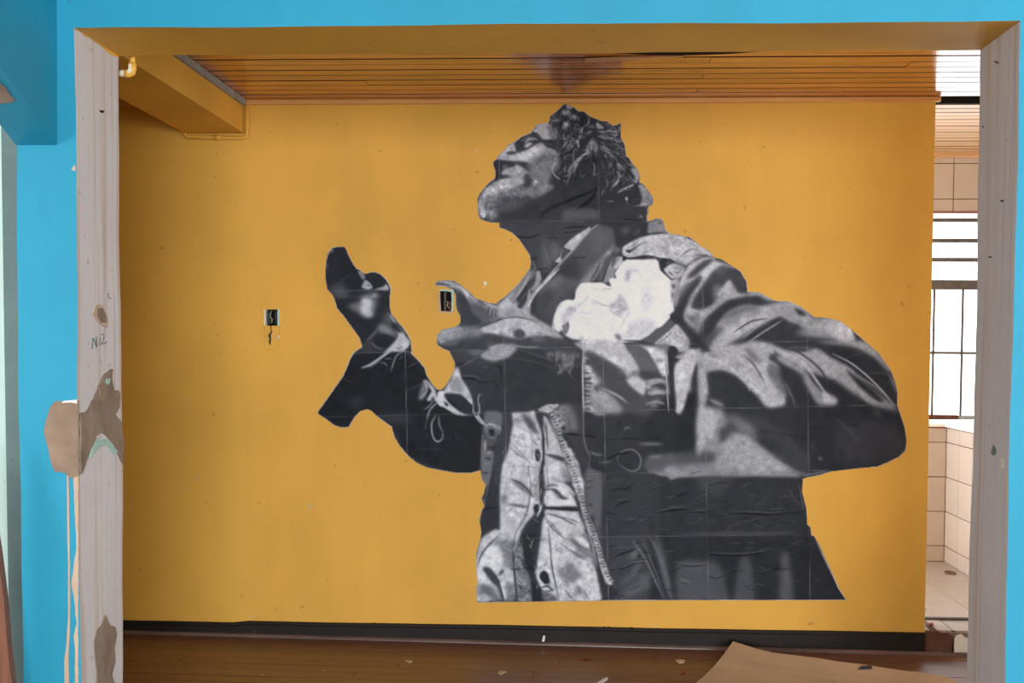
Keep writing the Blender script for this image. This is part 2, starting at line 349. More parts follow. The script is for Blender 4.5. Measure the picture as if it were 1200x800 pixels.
# outlet boxes
def fr(b, e, y): x0, x1, z0, z1 = b; return x0+e, x1-e, z0+e, z1-e
x0, x1, z0, z1 = R[0]
ob = tag(empty('outlet_box', ((x0+x1)/2, DB, z0)), 'open switch box with loose wires left of the portrait', 'outlet box', 'outlet boxes sunk in the ochre wall')
boxes('side_strip', [(x0-.003, x0+.004, DB-.004, DB+.04, z0, z1)], 'pvc', ob); boxes('side_strip', [(x1-.006, x1+.002, DB-.004, DB+.04, z0, z1)], 'plateblue', ob)
tube('wire', [(x0+.024, DB+.02, z1-.004), (x0+.020, DB+.012, z1-.03), (x0+.030, DB+.008, z0+.03), (x0+.028, DB+.01, z0+.012)], .0016, 'wirew', ob, 6)
tube('wire', [(x0+.034, DB+.03, z1-.01), (x0+.040, DB+.02, z0+.04), (x0+.030, DB+.02, z0+.02)], .003, 'wire', ob, 6)
boxes('terminal_block', [(x0+.008, x0+.022, DB+.015, DB+.045, z0+.01, z1-.01), (x1-.022, x1-.008, DB+.018, DB+.045, z0+.008, z1-.006)], 'wire', ob)
P = [atY(317.6, 381, DB-.006), atY(317.5, 384, DB-.008), atY(317.4, 386.5, DB-.006), atY(318.6, 388.5, DB-.006), atY(316.6, 391, DB-.008), atY(315.6, 393.5, DB-.010), atY(317, 397, DB-.006), atY(316, 400, DB-.006), atY(316.6, 404, DB-.004)]
tube('hanging_cable', P, [.002, .002, .0018, .003, .004, .006, .0035, .005, .0015], 'wire', ob, 7)
# raised painted-over cover outline under it
c = pp('310.3,382 310.2,407 312,409 326.5,409 328,407 327.8,382'); P = [atY(x, y, DB-.001) for x, y in c]
tube('painted_cover_rim', P, .0016, 'ochre', ob, 6)
slab('painted_cover', [atY(x, y, DB) for x, y in pp('310.6,382 327.6,382 327.8,407 326.3,408.7 312,408.7 310.4,407')], (0, -1, 0), .0012, 'ochre', ob)
slab('paint_chip', [atY(x, y, DB-.0015) for x, y in pp('321.6,393 322.8,392.5 322.8,398.5 321.8,398')], (0, -1, 0), .001, 'flake', ob)
slab('paint_chip', [atY(x, y, DB-.0015) for x, y in pp('326,393.5 327.8,393 327.6,397 326.2,396.5')], (0, -1, 0), .001, 'pvc', ob)
x0, x1, z0, z1 = R[1]
ob = tag(empty('outlet_box', ((x0+x1)/2, DB, z0)), 'rusty open outlet box beside the printed thumb', 'outlet box', 'outlet boxes sunk in the ochre wall')
slab('plaster_rim', [atY(x, y, DB) for x, y in pp('515,341 514.6,339.4 521,339 527,339.6 531,339.2 531.6,344 531.4,352 531.2,360 530.2,366.5 528.3,366 529,360 529.3,350 529,342 520,341')], (0, -1, 0), .004, 'plateblue', ob, jag=.0008)
slab('plaster_rim', [atY(x, y, DB) for x, y in pp('514.2,341 515.8,341 516,352 517,364.5 529,365 528,367 514,366')], (0, -1, 0), .004, 'beige', ob, jag=.0008)
box('conduit_end', x0+.018, x0+.028, DB+.012, DB+.03, z0+.008, z1-.006, 'iron', ob)
box('back_bracket', x0+.036, x1-.012, DB+.03, DB+.045, z0+.006, z0+.05, 'rust', ob)
tube('wire', [(x0+.03, DB+.02, z0+.05), (x0+.036, DB+.014, z0+.042), (x0+.032, DB+.012, z0+.03), (x0+.04, DB+.02, z0+.02)], .002, 'wirew', ob, 6)

# ------------------------------------------------------------------ boarded ceiling
CE = tag(empty('ceiling', (0, 4.8, ZC)), 'varnished tongue-and-groove pine ceiling', 'ceiling', kind='structure')
CX0, CX1 = -2.75, 3.3
box('dark_backing', CX0, CX1, D1, DB-.001, ZC+.028, ZC+.04, 'void', CE)
def board_mesh(name, L, wdt, th, g=.007, b=.004):
    y0, y1 = g/2, wdt-g/2
    sec = [(y0, 0+b), (y0+b, 0), (y1-b, 0), (y1, b), (y1, th), (y0, th)]
    V = [(0, y, z) for y, z in sec]+[(L, y, z) for y, z in sec]; n = 6
    Fc = [tuple(range(n)), tuple(range(2*n-1, n-1, -1))]+[(i, n+i, n+(i+1) % n, (i+1) % n) for i in range(n)]
    me = bpy.data.meshes.new(name); me.from_pydata(V, [], Fc); me.update()
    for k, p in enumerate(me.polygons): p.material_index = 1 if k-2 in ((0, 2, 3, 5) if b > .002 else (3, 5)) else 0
    return me
def rows(parent, name, x0, x1, ys, wdt, z, mat, joints, th=.018, tilt=0.0, cuts=None, flip=False):
    cache = {}
    for i, y in enumerate(ys):
        cs = [x0]+sorted(joints(i))+[x1]
        for a, b in zip(cs, cs[1:]):
            L = round(b-a-.002, 4)
            if L not in cache:
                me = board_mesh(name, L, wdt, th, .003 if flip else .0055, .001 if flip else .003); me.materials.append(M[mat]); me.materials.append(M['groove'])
                if flip: me.transform(Matrix.Scale(-1, 4, (0, 0, 1)))
                cache[L] = me
            o = bpy.data.objects.new(name, cache[L]); SC.collection.objects.link(o)
            o.parent = parent; o.matrix_parent_inverse = parent.matrix_world.inverted()
            o.location = (a, y, z+tilt*a+random.uniform(-.0012, .0012)); o.rotation_euler.y = -math.atan(tilt)
P0 = .0985
ysc = [DB-.008-P0*(i+1) for i in range(19)]
jc = {1: [.45], 3: [-.9], 4: [.45], 6: [1.2], 7: [.45], 9: [-.4]}
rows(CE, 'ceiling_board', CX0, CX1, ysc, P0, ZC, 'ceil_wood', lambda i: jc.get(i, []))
mo = bevel(box('trim_4', CX0, atY(1104, 115, DB-.03).x, DB-.020, DB, ZC-.023, ZC-.001, 'mould_wood'), .005, 2)
tag(mo, 'thin pine moulding between ochre wall and ceiling', 'moulding', kind='structure')
la, lb = atZ(684, 73.5, ZC-.012), atZ(800, 67, ZC-.004); lc, ld = atZ(802, 66, ZC-.004), atZ(686, 70, ZC-.012)
slab('loose_lath', [la, lb, lc, ld], (0, 0, 1), .006, 'kitchen_wood', CE)['label'] = 'pale loose strip hanging from the ceiling boards'
slab('ceiling_gap', [atZ(x, y, ZC-.0022) for x, y in pp('706,61.5 760,64.5 800,65 850,63.5 890,60.5 800,60')], (0, 0, 1), .001, 'void', CE)

# ochre beam at upper left
bx0, bx1, bz = atY(217, 157, DB).x, atY(286.5, 157, DB).x, atY(250, 156.5, DB).z
BEAM = tag(box('trim_5', bx0, bx1, D1-.01, DB, bz, ZC+.02, 'ochre'), 'ochre painted ceiling beam at upper left', 'beam', kind='structure')
boxes('unpainted_strip', [(bx1-.001, bx1+.014, D1, DB-.03, ZC-.030, ZC-.002)], 'iron_light', BEAM)['label'] = 'pale unpainted plaster line along the beam top'
CO = tag(empty('conduit', atY(255, 161, DB-.01)), 'ochre painted conduit running around the beam end', 'conduit')
ax = [atY(216.5, 154, DB-.012), atY(217, 158, DB-.012), atY(219.5, 160.6, DB-.012), atY(250, 161, DB-.012), atY(284, 161.8, DB-.012), atY(288.5, 160, DB-.012), atY(289.8, 156, DB-.012), atY(290, 140, DB-.012), atY(290, 118, DB-.012)]
tube('pipe', ax, .0085, 'ochre', CO, 10)
tube('tee_fitting', [atY(251.5, 160.8, DB-.012), atY(258.5, 161, DB-.012)], .0115, 'ochre', CO, 10); tube('stub', [atY(255, 160.8, DB-.012), atY(255, 164.5, DB-.012)], .0075, 'ochre', CO, 8)
EL = tag(empty('pipe_elbow', atY(155, 90, D1+.05)), 'pvc pipe elbow with peeling ochre paint under the lintel', 'pipe')
YE = D1+.05
tube('vertical_pipe', [atY(155.3, 60, YE), atY(155.3, 76, YE)], .0085, 'ochre', EL, 12)
tube('elbow_body', [atY(155.2, 73.5, YE), atY(155.2, 81, YE), atY(154.4, 84.6, YE), atY(151.4, 86.2, YE), atY(146.5, 86.2, YE)], .0125, 'ochre', EL, 14)
tube('bare_socket', [atY(148.5, 86, YE), atY(136, 85.6, YE)], [.0105, .0095], 'pvc', EL, 12)
slab('bare_spot', [atY(x, y, YE-.0125) for x, y in pp('150.5,75.5 154,75 153.5,79 155,82.5 151.5,86 148.5,84 151,80')], (0, -1, 0), .0012, 'pvc', EL)

# ------------------------------------------------------------------ floor of the ochre room
FL = tag(empty('floor', (0, 4.8, 0)), 'worn dark brown board floor', 'floor', kind='structure')
link('subfloor', [(-4.2, -8.6, zf(-4.2)-.03), (3.4, -8.6, zf(3.4)-.03), (3.4, DB, zf(3.4)-.03), (-4.2, DB, zf(-4.2)-.03)], [(0, 1, 2, 3)], 'void', FL)
ysf = [DB-.012-.1*(i+1) for i in range(20)]
jf = {0: [.6], 1: [-1.0, 1.1], 2: [.3], 3: [-1.55, -.1], 4: [-1.65, -.75, 1.0], 5: [-1.9, -.2], 6: [-.9, .8], 7: [-1.2]}
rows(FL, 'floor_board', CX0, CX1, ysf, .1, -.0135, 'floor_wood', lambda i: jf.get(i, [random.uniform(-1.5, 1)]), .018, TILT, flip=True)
link('front_floor', [(-4.2, -8.6, zf(-4.2)-.004), (3.4, -8.6, zf(3.4)-.004), (3.4, ysf[-1], zf(3.4)-.004), (-4.2, ysf[-1], zf(-4.2)-.004)], [(0, 1, 2, 3)], 'floor_wood', FL)
bb = link('baseboard_back', [], [], 'black'); bpy.data.objects.remove(bb)
n = 60; V, Fc = [], []
for i in range(n+1):
    x = XW0+(XWALL-XW0)*i/n; t = ZB+wob(3, x, .0012)+(-.008 if x < -1.55 else 0)
    V += [(x, DB-.016, zf(x)-.02), (x, DB-.016, t-.016), (x, DB-.012, t-.013), (x, DB-.012, t-.003), (x, DB-.002, t)]
for i in range(n):
    for k in range(4): Fc.append((i*5+k, (i+1)*5+k, (i+1)*5+k+1, i*5+k+1))
Fc.append((n*5, n*5+1, n*5+2, n*5+3, n*5+4))
tag(link('baseboard_back', V, Fc, 'black'), 'glossy black worn baseboard under the ochre wall', 'baseboard', kind='structure')
V, Fc = [], []; XE = 2.2
for i, x in enumerate((XW0, XE)):
    for k in range(7):
        t = k/6*math.pi/2; V.append((x, DB-.016-.014*math.sin(t), zf(x)+.015*math.cos(t)))
Fc = [(k, 7+k, 8+k, k+1) for k in range(6)]
tag(link('trim_6', V, Fc, 'roundmould', smooth=True), 'worn grey-red quarter-round moulding at the floor edge', 'moulding', kind='structure')

# ------------------------------------------------------------------ step up to the tiled kitchen
ZK = EYE-1.197                    # kitchen floor
KX1, KY1 = 3.3, 7.76
ST = tag(empty('trim_7', (1.7, DB+.02, 0)), 'broken step up to the tiled kitchen', 'step', kind='structure')
xa, xb, xc = XWALL, atY(1116.5, 750, DB).x, atY(1119, 750, DB).x
o = slab('broken_masonry', [Vector((x, DB+.004, z)) for x, z in ((xa-.0, -.05), (xb, -.05), (xb+.004, ZK-.02), (xb-.02, ZK-.006), (xa, ZK-.002))], (0, 1, 0), .25, 'brick', ST, jag=.004)
box('dark_gap', xb-.002, xc+.01, DB+.02, DB+.2, -.05, ZK-.004, 'void', ST)
slab('riser_tile', [atY(x, y, DB-.002) for x, y in pp('1118.5,766 1118.5,748 1121,744.5 1124,744 1127,743 1131,747 1136,748 1150,748 1180,748 1180,766')], (0, 1, 0), .02, 'cream', ST)['label'] = 'cream broken tile on the step face'
box('riser', xc, KX1, DB+.02, DB+.2, -.05, ZK-.008, 'brick', ST)
YS = 6.07
box('metal_strip', XWALL-.6, KX1, YS-.012, YS+.012, ZK-.01, ZK+.008, 'iron', ST)
KF = tag(empty('floor_kitchen', (2, 6.8, ZK)), 'beige tiled kitchen floor', 'floor', kind='structure')
box('mortar_bed', XWALL-.6, KX1, DB+.01, 8.4, ZK-.05, ZK-.006, 'grout', KF)
def tile_grid(parent, name, us, vs, fn, mat, g=.0015):
    cache = {}
    for (u0, u1) in zip(us, us[1:]):
        for (v0, v1) in zip(vs, vs[1:]):
            du, dv = round(u1-u0, 4), round(v1-v0, 4)
            if du < .01 or dv < .01: continue
            if (du, dv) not in cache:
                e = .0015; a_ = boxv(g, du-g, g, dv-g, -.006, 0)
                a_ = a_[:4]+[(x+(e if x < du/2 else -e), y+(e if y < dv/2 else -e), 0) for x, y, z in a_[4:]]
                a_ = [(x, y, z if z else 0) for x, y, z in a_]
                me = bpy.data.meshes.new(name); me.from_pydata(a_, [], BF); me.materials.append(M[mat]); me.update(); cache[(du, dv)] = me
            o = bpy.data.objects.new(name, cache[(du, dv)]); SC.collection.objects.link(o)
            o.parent = parent; o.matrix_parent_inverse = parent.matrix_world.inverted(); o.matrix_basis = fn(u0, v0)
def fz(z): return lambda u, v: Matrix.Translation((u, v, z+random.uniform(-.0006, .0006)))
def fy(y): return lambda u, v: Matrix.Translation((u, y+random.uniform(-.0008, .0008), v)) @ Matrix.Rotation(math.pi/2, 4, 'X')
def fx(x): return lambda u, v: Matrix.Translation((x, u, v)) @ Matrix(((0, 0, -1, 0), (1, 0, 0, 0), (0, 1, 0, 0), (0, 0, 0, 1)))
jx = [1.0, atZ(1110, 697.5, ZK).x-.66*0]; jx = [jx[1]-1.32, jx[1]-.66, jx[1], jx[1]+.66, jx[1]+1.32]
tile_grid(KF, 'floor_tile', [XWALL-.55]+[x for x in jx if XWALL-.5 < x < KX1], [YS+.014, 6.44, 7.1, KY1], fz(ZK), 'ftile')
xs_ = atZ(1112, 734, ZK).x
tile_grid(KF, 'floor_tile', [XWALL+.004, xs_, KX1], [DB+.03, YS-.014], fz(ZK-.002), 'ftile')
# kitchen ceiling
ZK2 = EYE+1.134
KC = tag(empty('ceiling_kitchen', (2, 7, ZK2)), 'pale pine boarded kitchen ceiling', 'ceiling', kind='structure')
box('dark_backing', 0.9, KX1, 6.0, 8.5, ZK2+.028, ZK2+.04, 'void', KC)
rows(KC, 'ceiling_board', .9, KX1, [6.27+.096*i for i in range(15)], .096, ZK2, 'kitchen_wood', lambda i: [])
box('edge_board', .9, KX1, KY1-.05, KY1, ZK2-.03, ZK2, 'kitchen_wood', KC)
tag(box('wall_void', .9, KX1, DB+.03, 6.27, ZC+.14, ZC+.2, 'void'), 'dark open cavity between the two ceilings', 'cavity', kind='structure')
tag(box('wall_header', .9, KX1, 6.235, 6.262, ZK2+.001, ZC+.2, 'void'), 'dark header closing the ceiling cavity', 'wall', kind='structure')
# kitchen walls
zj = atY(1120, 191.5, KY1).z; xj = atY(1117.6, 215, KY1).x; zw1 = atY(1110, 248.5, KY1).z; zw0 = atY(1108, 497.5, KY1).z; YW = 8.10
XS = atY(1108.3, 560, KY1).x     # low side wall
KW = tag(empty('wall_kitchen', (2, KY1, ZK)), 'beige tiled kitchen wall around the bright window', 'wall', kind='structure')
WX0, WX1 = 1.25, 3.1
boxes('masonry', [(.9, KX1, KY1+.007, 8.35, zw1, ZK2+.1), (.9, KX1, KY1+.007, 8.35, -.05, zw0-.012), (.9, WX0, KY1+.007, 8.35, zw0-.012, zw1), (WX1, KX1, KY1+.007, 8.35, zw0-.012, zw1)], 'grout', KW)
boxes('window_reveal', [(WX0, WX1, KY1+.004, 8.34, zw1-.004, zw1+.002), (WX0-.004, WX0, KY1+.004, 8.34, zw0, zw1), (WX1, WX1+.004, KY1+.004, 8.34, zw0, zw1)], 'white', KW)
xt = [xj-.2*k for k in range(3, 0, -1)]+[xj+.2*k for k in range(0, 6)]
tile_grid(KW, 'wall_tile', xt, [zw1, zj-.2, zj, zj+.2], fy(KY1), 'tile')
zl = [atY(1100, y, KY1).z for y in (639.3, 599, 558.6, 518)]
tile_grid(KW, 'wall_tile', [XS-.8, XS-.6, XS-.4, XS-.2, XS], [ZK]+zl+[zw0-.016], fy(KY1), 'tile')
boxes('edge_line', [(WX0-.3, WX1, KY1-.008, KY1+.002, zw1-.006, zw1+.002), (1.2, XS, KY1-.006, KY1, zw0-.018, zw0-.010)], 'red', KW)
SD = tag(empty('wall_kitchen_side', (XS, 7.2, ZK)), 'low beige tiled side wall in the kitchen', 'wall', kind='structure')
box('masonry', XS+.007, XS+.30, 6.3, KY1+.007, -.05, zw0-.012, 'grout', SD)
tile_grid(SD, 'wall_tile', [6.5, 6.75, 7.0, 7.25, 7.5, KY1], [ZK]+zl+[zw0-.016], fx(XS), 'tile')
box('ledge', XS-.012, XS+.32, 6.3, KY1-.014, zw0-.012, zw0+.004, 'white', SD)
bevel(box('sill', .95, WX1+.05, KY1-.014, 8.2, zw0-.012, zw0+.004, 'white', KW))
# window
W1 = tag(empty('window_1', (2, YW, zw0)), 'iron framed bright window with dark bars in the kitchen', 'window', kind='structure')
def hb(name, y0, y1, m='iron', x0=WX0, x1=WX1, d=.02): return box(name, x0, x1, YW-d, YW+d, atY(1110, y1, YW).z, atY(1110, y0, YW).z, m, W1)
hb('head_bar', 254.2, 260); hb('louvre_bar', 279.4, 284.2, d=.008); hb('louvre_bar', 301.8, 306.9, d=.008); hb('transom', 328, 339.3)
hb('cross_bar', 411.8, 415, d=.012); xm = atY(1122, 489, YW).x
hb('bottom_rail', 486, 491.5, 'rust', WX0, xm); hb('bottom_rail', 486.6, 491.5, 'iron_light', xm, WX1)
z_a, z_b = atY(1110, 490, YW).z, atY(1110, 330, YW).z
xv = [atY(1093.3, 420, YW).x, atY(1126.8, 420, YW).x]; dxv = xv[1]-xv[0]
xv = [xv[0]-dxv]+xv+[xv[1]+dxv*k for k in range(1, 6) if xv[1]+dxv*k < WX1-.05]
for x in xv: box('bar', x-.006, x+.006, YW-.008, YW+.008, z_a, z_b, 'iron', W1)
for x in (WX0, WX1-.03): box('frame_stile', x, x+.03, YW-.02, YW+.02, zw0, zw1, 'iron', W1)
xp = [WX0+.03]+xv+[WX1-.03]; zc_ = atY(1110, 413, YW).z
for a_, b_ in zip(xp, xp[1:]):
    for c_, d_ in ((z_a+.01, zc_-.01), (zc_+.01, atY(1110, 339, YW).z)):
        box('pane', a_+.007, b_-.007, YW-.002, YW+.002, c_, d_, 'glass', W1)
for y0, y1 in ((259.5, 279.5), (284, 302), (306.8, 327.5)): box('pane', WX0+.03, WX1-.03, YW-.002, YW+.002, atY(1110, y1, YW).z, atY(1110, y0, YW).z, 'glass', W1)
tube('hanging_wire', [atY(1141, 324, YW-.03), atY(1143, 321, YW-.03), atY(1146, 319, YW-.03), atY(1150, 319, YW-.03)], .002, 'iron', W1, 6)
# shell of the rooms that is out of sight
tag(box('wall_left_room', XW0-.1, XW0, 3.9, DB+TW, -.12, ZC+.1, 'ochre'), 'ochre side wall of the back room', 'wall', kind='structure')
tag(box('wall_right_room', 3.3, 3.4, D1, 8.4, -.12, ZC+.4, 'cream'), 'cream side wall past the kitchen', 'wall', kind='structure')
tag(box('ceiling_front', -4.2, 3.4, -8.6, D0, 2.93, 3.0, 'cream'), 'front room ceiling', 'ceiling', kind='structure')
tag(box('wall_front_right', 3.4, 3.5, -8.6, D0+T, -.12, 3.0, 'cream'), 'front room side wall', 'wall', kind='structure')
tag(box('wall_front_left', -4.3, -4.2, -8.6, 4.0, -.12, 3.0, 'cream'), 'front room left side wall', 'wall', kind='structure')

tag(box('wall_front_far', -4.2, 3.4, -8.7, -8.6, -.12, 3.0, 'cream'), 'front room far wall', 'wall', kind='structure')

# ------------------------------------------------------------------ cardboard and litter on the floor
def FP(x, y, h=0.0):
    p = atZ(x, y, h)
    for _ in range(4): p = atZ(x, y, zf(p.x)+h)
    return p
top = [(859, 752.5, 5.70), (872, 756.5, 5.66), (888, 761.5, 5.62), (905, 765.5, 5.585), (925, 768, 5.56), (955, 771.5, 5.51), (985, 776.5, 5.45), (1012, 779.5, 5.41), (1040, 784, 5.36), (1064, 787.5, 5.31), (1088, 790, 5.27), (1110, 794, 5.22), (1121, 799, 5.18), (1127, 806, 5.12), (1140, 845, 4.85)]
bot = [(786, 845, 4.83), (812, 845, 4.84), (835, 845, 4.85), (858, 845, 4.86), (885, 845, 4.86), (915, 845, 4.87), (945, 845, 4.87), (975, 845, 4.87), (1000, 845, 4.87), (1025, 845, 4.87), (1050, 845, 4.87), (1078, 845, 4.87), (1100, 845, 4.86), (1120, 845, 4.86), (1134, 848, 4.85)]
rows_ = 6; V, Fc = [], []
for (ax_, ay, aY), (bx_, by, bY) in zip(top, bot):
    A = atY(ax_, ay, aY); B = atY(bx_, by, bY)
    for j in range(rows_+1):
        t = j/rows_; p = A.lerp(B, t); fold = .010*math.exp(-((t-.24)/.09)**2)
        p.z = max(p.z-fold, zf(p.x)+.004); V.append(p)
nn = rows_+1
for i in range(len(top)-1):
    for j in range(rows_): Fc.append((i*nn+j, i*nn+j+1, (i+1)*nn+j+1, (i+1)*nn+j))
cb = link('cardboard_sheet', V, Fc, ['card', 'card_edge'])
so = cb.modifiers.new('thickness', 'SOLIDIFY'); so.thickness = .005; so.offset = 1; so.material_offset_rim = 1
tag(recentre(cb), 'flattened brown cardboard sheet lying by the black baseboard', 'cardboard')
for s in ('829,781 834,779.5 840,780 836,785 832,790 826,789 824,785', '822,788 826,790 823,796 818,795', '826,776 831,781 829,784 825,780'):
    slab('torn_shred', [FP(x, y, .006) for x, y in pp(s)], (0, 0, 1), .003, 'card_edge', cb, jag=.002)
slab('crease_line', [Vector(v) for v in (V[8*nn+1]+Vector((0, 0, .0035)), V[9*nn+1]+Vector((0, 0, .0035)), V[9*nn+1]+Vector((0, -.004, .0035)), V[8*nn+1]+Vector((0, -.004, .0035)))], (0, 0, 1), .0008, 'card_edge', cb)
o = slab('plastic_strip', [atY(x, y, 5.36) for x, y in pp('1005.5,785 1010,782 1021.5,781.6 1022,783.5 1018,786 1007,786.6')], (0, .3, 1), .008, 'wire')
tag(recentre(o), 'small black plastic strip lying on the cardboard', 'plastic strip')
def litter(name, s, m, label, cat, th=.003, jag=.001, group=None):
    group = {'paint_flake': 'paint flakes on the floor'}.get(name)
    tag(recentre(slab(name, [FP(x, y, .001) for x, y in pp(s)], (0, 0, 1), th, m, jag=jag)), label, cat, group)
litter('paper_scrap', '699,800.5 708,795 712,794 712.5,796 706,800.5 703,803', 'paper', 'white paper strip on the floor at the bottom edge', 'paper')
litter('paint_flake', '791,774 796,773 803,774 801,776.5 795,777', 'flake', 'large pale flake left of the cardboard', 'flake')
litter('paint_flake', '583,788 588,786 593,787 589,789.5 586,791', 'flake', 'pale flake on the floor under the shirt of the portrait', 'flake')
litter('paint_flake', '474,774.5 479,773.5 483,775.5 479,776.5', 'flake', 'pale flake midway along the floor', 'flake')
litter('paint_flake', '800,789 804,787 803,790 796,791.5', 'red', 'red flake beside the torn cardboard edge', 'flake')
litter('paint_flake', '378,785.5 381,785 381,787', 'flake', 'tiny yellowish flake on the floor at left', 'flake')
litter('paint_flake', '305,791 308,790.5 308.5,792', 'flake', 'tiniest flake furthest left on the floor', 'flake')
litter('paint_flake', '681,773 687,772 694,772.5 688,774.5', 'red', 'thin reddish splinter under the portrait on the floor', 'flake')
o = slab('paper_scrap', [atY(x, y, DB-.040) for x, y in pp('635,751 636.5,744.5 639,744.5 638.5,749 637.5,752')], (0, -1, 0), .002, 'paper')
tag(recentre(o), 'small white scrap stuck against the black baseboard', 'paper')
o = slab('debris_bit', [atZ(x, y, ZK+.002) for x, y in pp('1107,670 1112,669 1119,671 1120,673.5 1114,672.5 1109,672')], (0, 0, 1), .006, 'brick', jag=.004)
tag(recentre(o), 'dark crumbled debris on the kitchen floor tiles', 'debris')
o = slab('debris_bit', [atZ(x, y, ZK+.002) for x, y in pp('1088,731 1093,730.5 1094,732.5 1089,733')], (0, 0, 1), .006, 'red', jag=.003)
tag(recentre(o), 'small reddish chip on the kitchen step tile', 'debris')

# ---- print painter
SS=2
X0,Y0,X1,Y1=366,116,1070,712
W_=(X1-X0)*SS;H_=(Y1-Y0)*SS
def pts_of(s,ox=0,oy=0,k=1.0):
    a=np.array([[float(c) for c in p.split(',')] for p in s.split()])
    return a/k+np.array([ox,oy])
def chaikin(p,n=2):
    # closed curve through the points, a little rounded at the corners
    a,b,c,d=np.roll(p,1,0),p,np.roll(p,-1,0),np.roll(p,-2,0); o=[]
    for t in (0,.25,.5,.75):
        o.append(.5*((2*b)+(-a+c)*t+(2*a-5*b+4*c-d)*t**2+(-a+3*b-3*c+d)*t**3)*.6+.4*(b+(c-b)*t))
    return np.stack(o,1).reshape(-1,2)
def catmull(p,step=1.0):
    if len(p)==2: P=np.array([2*p[0]-p[1],p[0],p[1],2*p[1]-p[0]])
    else: P=np.vstack([2*p[0]-p[1],p,2*p[-1]-p[-2]])
    out=[]
    for i in range(1,len(P)-2):
        L=np.hypot(*(P[i+1]-P[i])); n=max(2,int(L/step)); t=np.linspace(0,1,n,endpoint=False)[:,None]
        a,b,c,d=P[i-1],P[i],P[i+1],P[i+2]
        out.append(.5*((2*b)+(-a+c)*t+(2*a-5*b+4*c-d)*t**2+(-a+3*b-3*c+d)*t**3))
    out.append(P[-2][None]); return np.vstack(out)
def inside(poly,xs,ys):
    m=np.zeros((len(ys),len(xs)),bool)
    X=xs[None,:]
    a=poly;b=np.roll(poly,-1,0)
    for (x1,y1),(x2,y2) in zip(a,b):
        if y1==y2: continue
        rows=np.nonzero((ys>=min(y1,y2))&(ys<max(y1,y2)))[0]
        if len(rows)==0: continue
        xi=x1+(ys[rows]-y1)*(x2-x1)/(y2-y1)
        m[rows]^=(X<xi[:,None])
    return m
def blur(a,s):
    if s<=0.05: return a
    r=int(np.ceil(s*2.5)); k=np.exp(-.5*(np.arange(-r,r+1)/s)**2); k/=k.sum()
    p=np.pad(a,((r,r),(0,0))); o=sum(k[i]*p[i:i+a.shape[0]] for i in range(2*r+1))
    p=np.pad(o,((0,0),(r,r))); return sum(k[i]*p[:,i:i+a.shape[1]] for i in range(2*r+1))
def bbox(p,m):
    x0=max(0,int((p[:,0].min()-X0-m)*SS)); x1=min(W_,int((p[:,0].max()-X0+m)*SS)+1)
    y0=max(0,int((p[:,1].min()-Y0-m)*SS)); y1=min(H_,int((p[:,1].max()-Y0+m)*SS)+1)
    return x0,y0,x1,y1
def grid(x0,y0,x1,y1):
    return X0+(np.arange(x0,x1)+.5)/SS, Y0+(np.arange(y0,y1)+.5)/SS
def poly_mask(p,b):
    B=bbox(p,b*3+1)
    if B[2]<=B[0] or B[3]<=B[1]: return None
    xs,ys=grid(*B); return B,blur(inside(p,xs,ys).astype(np.float32),b*SS)
def stroke_mask(p,w,b,taper=True):
    c=catmull(p,.5); B=bbox(c,w+b*3+1)
    if B[2]<=B[0] or B[3]<=B[1]: return None
    h,wd=B[3]-B[1],B[2]-B[0]; m=np.zeros((h,wd),np.float32); n=len(c)
    for i,(x,y) in enumerate(c):
        t=i/max(1,n-1); r=w*.5*(1 if not taper else .45+.55*min(1,4*min(t,1-t)))
        R=int(np.ceil((r+1)*SS)); cx=(x-X0)*SS-.5-B[0]; cy=(y-Y0)*SS-.5-B[1]
        ix,iy=int(round(cx)),int(round(cy))
        xa,xb=max(0,ix-R),min(wd,ix+R+1); ya,yb=max(0,iy-R),min(h,iy+R+1)
        if xb<=xa or yb<=ya: continue
        d=np.hypot(np.arange(xa,xb)[None,:]-cx,np.arange(ya,yb)[:,None]-cy)
        v=np.clip(r*SS+.5-d,0,1); s=m[ya:yb,xa:xb]; np.maximum(s,v,out=s)
    return B,blur(m,b*SS)
def vnoise(h,w,scale,rng):
    gh,gw=int(h/scale)+3,int(w/scale)+3; g=rng.standard_normal((gh,gw)).astype(np.float32)
    y=np.arange(h)/scale; x=np.arange(w)/scale; yi=y.astype(int);xi=x.astype(int)
    fy=(y-yi)[:,None];fx=(x-xi)[None,:]; fy=fy*fy*(3-2*fy);fx=fx*fx*(3-2*fx)
    a=g[yi][:,xi];b=g[yi][:,xi+1];c=g[yi+1][:,xi];d=g[yi+1][:,xi+1]
    return (a*(1-fx)+b*fx)*(1-fy)+(c*(1-fx)+d*fx)*fy
